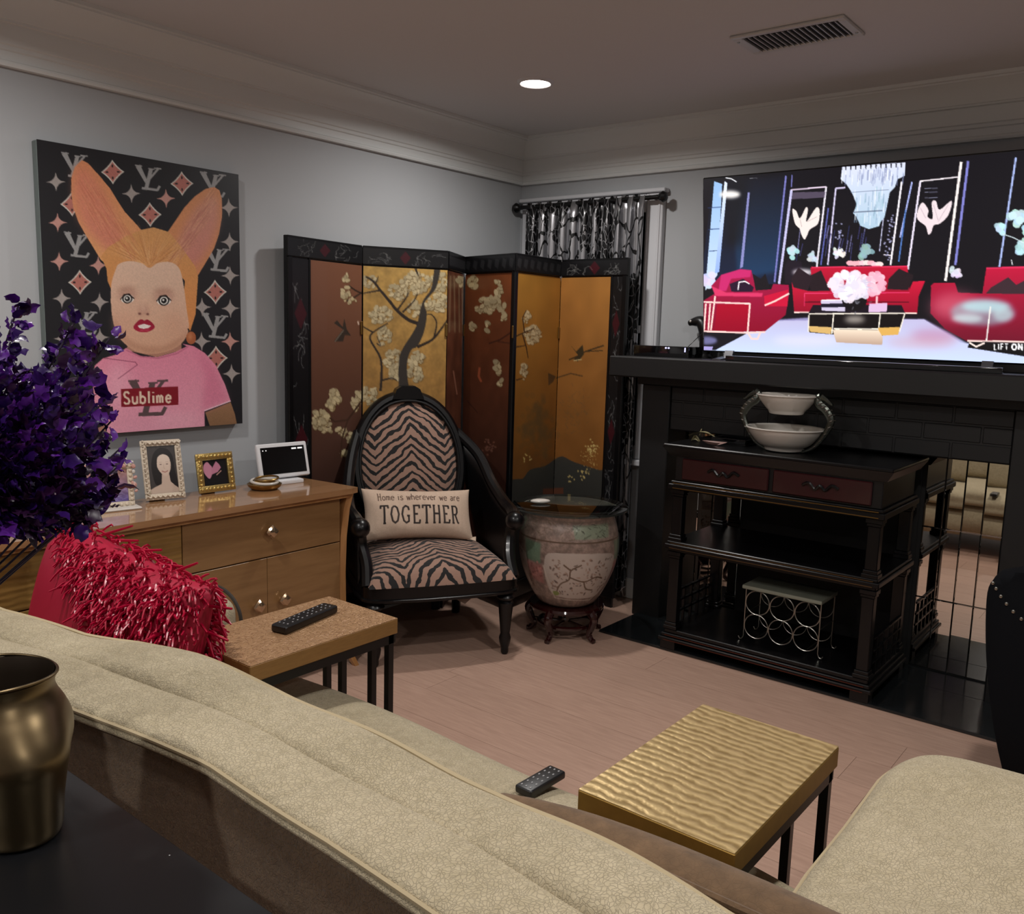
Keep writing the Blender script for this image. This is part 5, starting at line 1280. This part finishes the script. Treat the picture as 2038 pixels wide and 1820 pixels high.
def ctable(label, x0, x1, y0, y1, topm, edge, red=False):
    t = thing('c_shaped_side_table', label, 'side table', ((x0+x1)/2, (y0+y1)/2, 0), 0, 'pair of C-shaped side tables')
    tp = MB().box(x0, x1, y0, y1, .558, .60, .002, 1).build('table_top', edge, t, world=True)
    MB().box(x0+.001, x1-.001, y0+.001, y1-.001, .5995, .6015, .0005, 1).build('top_sheet', topm, tp, world=True)
    b = .009; xf = x1-.02
    MB().box(x0+.005, x1-.005, y0+.005, y0+.023, .532, .558).build('top_bar', 'black_metal', t, world=True); MB().box(x0+.005, x1-.005, y1-.023, y1-.005, .532, .558).build('top_bar', 'black_metal', t, world=True)
    for y in (y0+.014, y0+.082, y1-.082, y1-.014): MB().box(xf-b, xf+b, y-b, y+b, .018, .558).build('post', 'black_metal', t, world=True)
    for y in (y0+.014, y1-.014): MB().box(x0+.03, xf+b, y-b, y+b, 0, .018).build('base_bar', 'black_metal', t, world=True)
    MB().box(xf-b, xf+b, y0+.023, y1-.023, 0, .018).build('base_bar', 'black_metal', t, world=True)
    MB().box(xf-b, xf+b, y0+.023, y1-.023, .532, .558).build('top_bar', 'black_metal', t, world=True)
ctable('C-shaped side table with light brown textured top and black legs, holding a remote', 1.168, 1.645, 1.69, 1.98, 'champagne_croc', 'oak_edge')
ctable('C-shaped side table with rippled gold top and black legs, empty, near the right foreground', 1.22, 1.70, .505, .80, 'hammered_gold', 'gold_edge')
def remote(label, loc, rz, L, W, H, group='remote controls'):
    t = thing('remote_control', label, 'remote control', loc, rz, group)
    MB().box(-L/2, L/2, -W/2, W/2, 0, H, min(H, W)*.35, 3).build('body', 'black_satin', t)
    mat('button_grey_%d' % int(L*1000), (150, 150, 152), .5)
    n = 10 if L > .17 else 6
    for i in range(n):
        for j in range(3):
            x = -L*.4+L*.8*i/(n-1); y = (j-1)*W*.26
            if L > .17 and j == 1 and i % 3 == 1: continue
            MB().box(x-.003, x+.002, y-.0016, y+.0016, H-.0005, H+.0012, .0004, 1).build('button', MATS['button_grey_%d' % int(L*1000)], t)
remote('long black remote control on the brown C-shaped table', (1.452, 1.845, .602), R(12), .215, .052, .022)
remote('short black remote control lying on the sofa seat', (1.436, 1.037, .433), R(-2), .12, .045, .018)

# brown cushion slumped against the inside of the back
def brown_cushion():
    t = thing('brown_cushion', 'brown suede cushion slumped inside the sofa back', 'cushion', (1.10, .56, .44))
    M = MX((1.105, .43, .55), ry=0, rz=R(90)) @ Matrix.Rotation(R(-38), 4, 'X')
    cushion(MB(), .84, .30, .15, 30, 20, .05, M).build('cover', 'brown_suede', t, 80, world=True)
    pts = []
    for i in range(72):
        a = 2*PI*i/72; c, s = math.cos(a), math.sin(a)
        k = 1/max(abs(c), abs(s)); x, z = c*k, s*k
        pts.append(M @ Vector((x*.42*(1-.05*(1-z*z)), 0, z*.15*(1-.05*(1-x*x)))))
    MB().tube(pts, .006, 6, closed=True).build('piping', 'brown_suede', t, world=True)
brown_cushion()

# red shag pillow
def red_pillow():
    mat('red_velvet', (160, 0, 46), .6, sheen=.3, bump=(60, .15, .002)); mat('red_fringe', (164, 0, 46), .36)
    t = thing('shag_pillow', 'crimson velvet pillow with a shaggy ribbon fringe, on the sofa', 'pillow', (1.10, 2.12, .44))
    W, H = .78, .40
    M = MX((1.085, 2.165, .615), rz=R(90)) @ Matrix.Rotation(R(14), 4, 'X') @ Matrix.Rotation(R(-4), 4, 'Y')
    cushion(MB(), W, H, .22, 34, 24, .07, M).build('cover', 'red_velvet', t, 80, world=True)
    rb = MB(); n = 0
    for i in range(3400):
        a, b = random.uniform(-1, 1), random.uniform(-1, 1)
        sg = 1 if random.random() < .62 else -1
        # fringe covers the end towards the table and runs along the top; velvet stays bare at the far lower part
        if a > -.4+1.3*b+random.uniform(-.15, .15) and sg > 0: continue
        if sg < 0 and a > .3 and b < .85: continue
        e = max(0., (1-abs(a)**2.6)*(1-abs(b)**2.6))**.5
        p = Vector((a*W/2, sg*.11*e, b*H/2)); nv = Vector((a**3*.5, sg*(.3+e), b**3*.7)).normalized()
        L = random.uniform(.025, .05); d = (nv*.55+Vector((random.uniform(-1.2, .1), random.uniform(-.25, .25), random.uniform(-.9, .2)))).normalized()
        sag = Vector((0, 0, -.35))
        cu = Vector((random.uniform(-.14, .14), random.uniform(-.14, .14), random.uniform(-.05, .2)))*L; q = [p, p+d*L*.35+cu*.7, p+d*L*.7+cu+sag*L*.2, p+d*L+sag*L*.6]
        rb.tube([M @ v for v in q], [.0034, .0034, .003, .002], 4)
    for (a, b, dx, dz, L) in ((.80, 1, .3, 1, .1), (.62, 1, .1, 1, .07), (.45, 1, -1, .5, .12), (.3, 1, -1, .25, .1), (.0, 1, -1, .3, .1), (-.3, .98, -1, .2, .09), (-.5, .98, -.8, .5, .08), (-.95, .8, -1, .2, .07), (-.98, .5, -1, 0, .07)):
        p = Vector((a*W/2, -.01, b*H/2*.96)); d = Vector((dx, -.2, dz)).normalized()
        rb.tube([M @ (p+d*L*f) for f in (0, .5, 1)], [.004, .0038, .003], 5)
    rb.build('fringe', 'red_fringe', t, 60, 'stuff', world=True)
red_pillow()

# ================================================================ console, vases and purple bouquet
def console():
    m = bpy.data.materials.new('console_black'); m.use_nodes = True; k = NT(m)
    sp = k.n('TexVoronoi', Vector=k.obj(), Scale=26.).outputs['Distance']
    f = k.m('LESS_THAN', sp, .028)
    k.put(k.b.inputs['Base Color'], k.mix(f, rgb((20, 21, 24)), rgb((190, 190, 190)))); k.b.inputs['Roughness'].default_value = .3
    t = thing('console_table', 'black console table behind the sofa in the left foreground', 'console table', (.36, 1.15, 0))
    MB().box(.16, .607, .42, 2.0, .65, .68, .004, 1).build('table_top', m, t, world=True)
    for x in (.19, .557):
        for y in (.46, 1.9): MB().box(x-.02, x+.02, y-.02, y+.02, 0, .65).build('leg', 'black_satin', t, world=True)
    for y in (.46, 1.9): MB().box(.21, .537, y-.012, y+.012, .57, .65).build('apron', 'black_satin', t, world=True)
    for x in (.19, .557): MB().box(x-.012, x+.012, .48, 1.88, .57, .65).build('apron', 'black_satin', t, world=True)
console()
mat('brushed_bronze', (118, 102, 76), .36, metal=1., bump=(8, .05, .01))
def vase(name, label, loc, s=1., rot=0., lobes=3):
    t = thing(name, label, 'vase', loc, rot)
    P = catmull([(.060, 0), (.076, .006), (.083, .05), (.090, .085), (.096, .112), (.094, .135), (.084, .16), (.073, .18), (.068, .196), (.071, .212)], 6)
    md = lambda a, z: 1+.13*math.cos(lobes*a+4*z)*(1-max(0, (z-.13)/.09)) if z < .22 else 1.
    MB().lathe([(r*s, z*s) for r, z in P]+[(.069*s, .213*s)], 72, cap=False, mod=md).build('body', 'brushed_bronze', t, 60)
    mat('vase_inside', (46, 36, 26), .5, metal=.6)
    MB().lathe([(.0, .012*s), (.05*s, .012*s), (.068*s, .11*s), (.060*s, .19*s), (.0675*s, .213*s)], 48, cap=False).build('inside', 'vase_inside', t)
    MB().tube([(.0705*s*math.cos(a), .0705*s*math.sin(a), .213*s+.003*math.sin(2*a)) for a in np.linspace(0, 2*PI, 60, False)], .0022*s, 8, closed=True).build('rim', 'brushed_bronze', t)
    MB().lathe([(0, 0), (.062*s, 0)], 48, cap=False).build('base', 'brushed_bronze', t)
    return t
vase('bronze_vase', 'empty lobed bronze vase standing on the black console', (.472, 1.272, .68), 1.06, R(40))
def bouquet():
    bx_, by_ = .455, 1.50
    vase('flower_vase', 'bronze vase that holds the purple bouquet on the black console', (bx_, by_, .68), .98, R(10))
    t = thing('purple_bouquet', 'dense purple artificial flower bouquet with glittering petals at the left edge', 'bouquet', (bx_, by_, .735))
    mat('purple_petal', (84, 28, 130), .34, var=(30, .5)); mat('violet_petal', (46, 14, 88), .36, var=(30, .4)); mat('plum_petal', (40, 8, 46), .4, var=(30, .4)); mat('glitter', (230, 220, 255), .1, metal=1); mat('purple_stem', (34, 12, 44), .6)
    def leafmesh(k):
        n = 5; V = []; F = []
        for i in range(n+1):
            f = i/n; w = math.sin(PI*min(1, f*.9+.1))**.7*(.55 if k else .8)*(1+.35*(i % 2)); zz = (.25*f*f+.09*(i % 2))*(1 if k else -1)
            V += [(-w/2, f, zz+.18*w), (0, f, zz-.02), (w/2, f, zz+.18*w)]
        for i in range(n):
            for j in range(2): F.append((3*i+j, 3*i+j+1, 3*i+4+j, 3*i+3+j))
        return V, F
    def placeM(p, d, s):
        z = d.normalized(); x = z.cross(Vector((random.uniform(-1, 1), random.uniform(-1, 1), random.uniform(-1, 1)))).normalized(); y = x.cross(z)
        M = Matrix.Identity(4)
        for i in range(3): M[i][0], M[i][1], M[i][2] = x[i]*s, z[i]*s, y[i]*s
        M.translation = p; return M
    protos = {}
    bulk = {k: MB() for k in ('purple_petal', 'violet_petal', 'plum_petal')}; gl = MB(); nl = 0
    C = Vector((0, 0, 0))
    sprays = []
    spots = [(.25, -.12, .71), (.23, -.06, .75), (.21, -.1, .68), (.15, -.04, .77), (.24, -.15, .57), (.20, -.02, .66), (.27, -.10, .50), (.24, -.12, .60), (.19, .0, .56), (.13, -.05, .70), (.06, -.03, .72), (.0, .0, .74), (-.08, .05, .68), (.10, -.1, .62), (.16, -.15, .46), (.24, -.14, .44), (.22, -.1, .40), (.12, -.14, .44), (.08, -.12, .5), (.02, -.15, .45), (-.05, -.1, .5), (.05, .1, .6), (-.15, .0, .5), (-.12, -.12, .4), (.1, .06, .5), (.04, -.1, .44), (.25, -.08, .42), (.16, -.02, .44), (.17, -.08, .60), (.23, -.17, .48)]
    for si, sp in enumerate(spots):
        tip = Vector((sp[0], sp[1], sp[2]*.86+.02)); mid = Vector((tip.x*.42, tip.y*.42, tip.z*.55+.04))
        P = [Vector(p) for p in catmull([(0, 0, .02), tuple(mid*.6+Vector((0, 0, .06))), tuple(mid), tuple(tip)], 6)]
        o = MB().tube(P, list(np.linspace(.0032, .0014, len(P))), 5).build('flower_spray', 'purple_stem', t)
        n = 120
        for j in range(n):
            f = 1-(j/n)**.8*.48; k = f*(len(P)-1); i = min(int(k), len(P)-2); p = P[i].lerp(P[i+1], k-i)
            d = (P[i+1]-P[i]).normalized(); off = Vector((random.gauss(0, 1), random.gauss(0, 1), random.gauss(0, 1))).normalized()
            p = p+off*random.uniform(0, .034)*(1-.6*(f > .9)); s = random.uniform(.013, .032)
            if p.z < .335: continue
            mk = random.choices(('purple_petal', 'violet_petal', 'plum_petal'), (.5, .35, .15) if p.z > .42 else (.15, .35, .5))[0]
            M = placeM(p, d*.5+off, s)
            if j % 10 == 0 and nl < 300:
                key = (mk, j % 2)
                if key not in protos:
                    V, F = leafmesh(j % 2); q = MB().add(V, F).build('petal', mk, o, 80); protos[key] = q.data; c = q
                else:
                    c = bpy.data.objects.new('petal', protos[key]); COL.objects.link(c); c.parent = o
                c.matrix_local = M; nl += 1
            else:
                V, F = leafmesh(j % 2); bulk[mk].add([M @ Vector(v) for v in V], F)
            if random.random() < .07: gl.ball(tuple(p+off*s*.5), .0022, 6, 4)
    # crumpled filler masses in the heart of the bouquet
    for _ in range(4200):
        a, b, cz = [max(-1.7, min(1.7, random.gauss(0, 1))) for _q in range(3)]
        p = Vector((.06+a*.07, -.04+b*.075, .43+cz*.08)); d = Vector((a, b, cz+.3))
        if p.z < .335: continue
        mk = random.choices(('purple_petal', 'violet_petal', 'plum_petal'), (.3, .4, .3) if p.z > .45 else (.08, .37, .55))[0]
        V, F = leafmesh(_ % 2); M = placeM(p, d, random.uniform(.013, .028)); bulk[mk].add([M @ Vector(v) for v in V], F)
        if random.random() < .03: gl.ball(tuple(p+d.normalized()*.02), .0022, 6, 4)
    for k, b in bulk.items(): b.build('petal_mass', k, t, 80, 'stuff')
    gl.build('glitter_specks', 'glitter', t, 60, 'stuff')
bouquet()
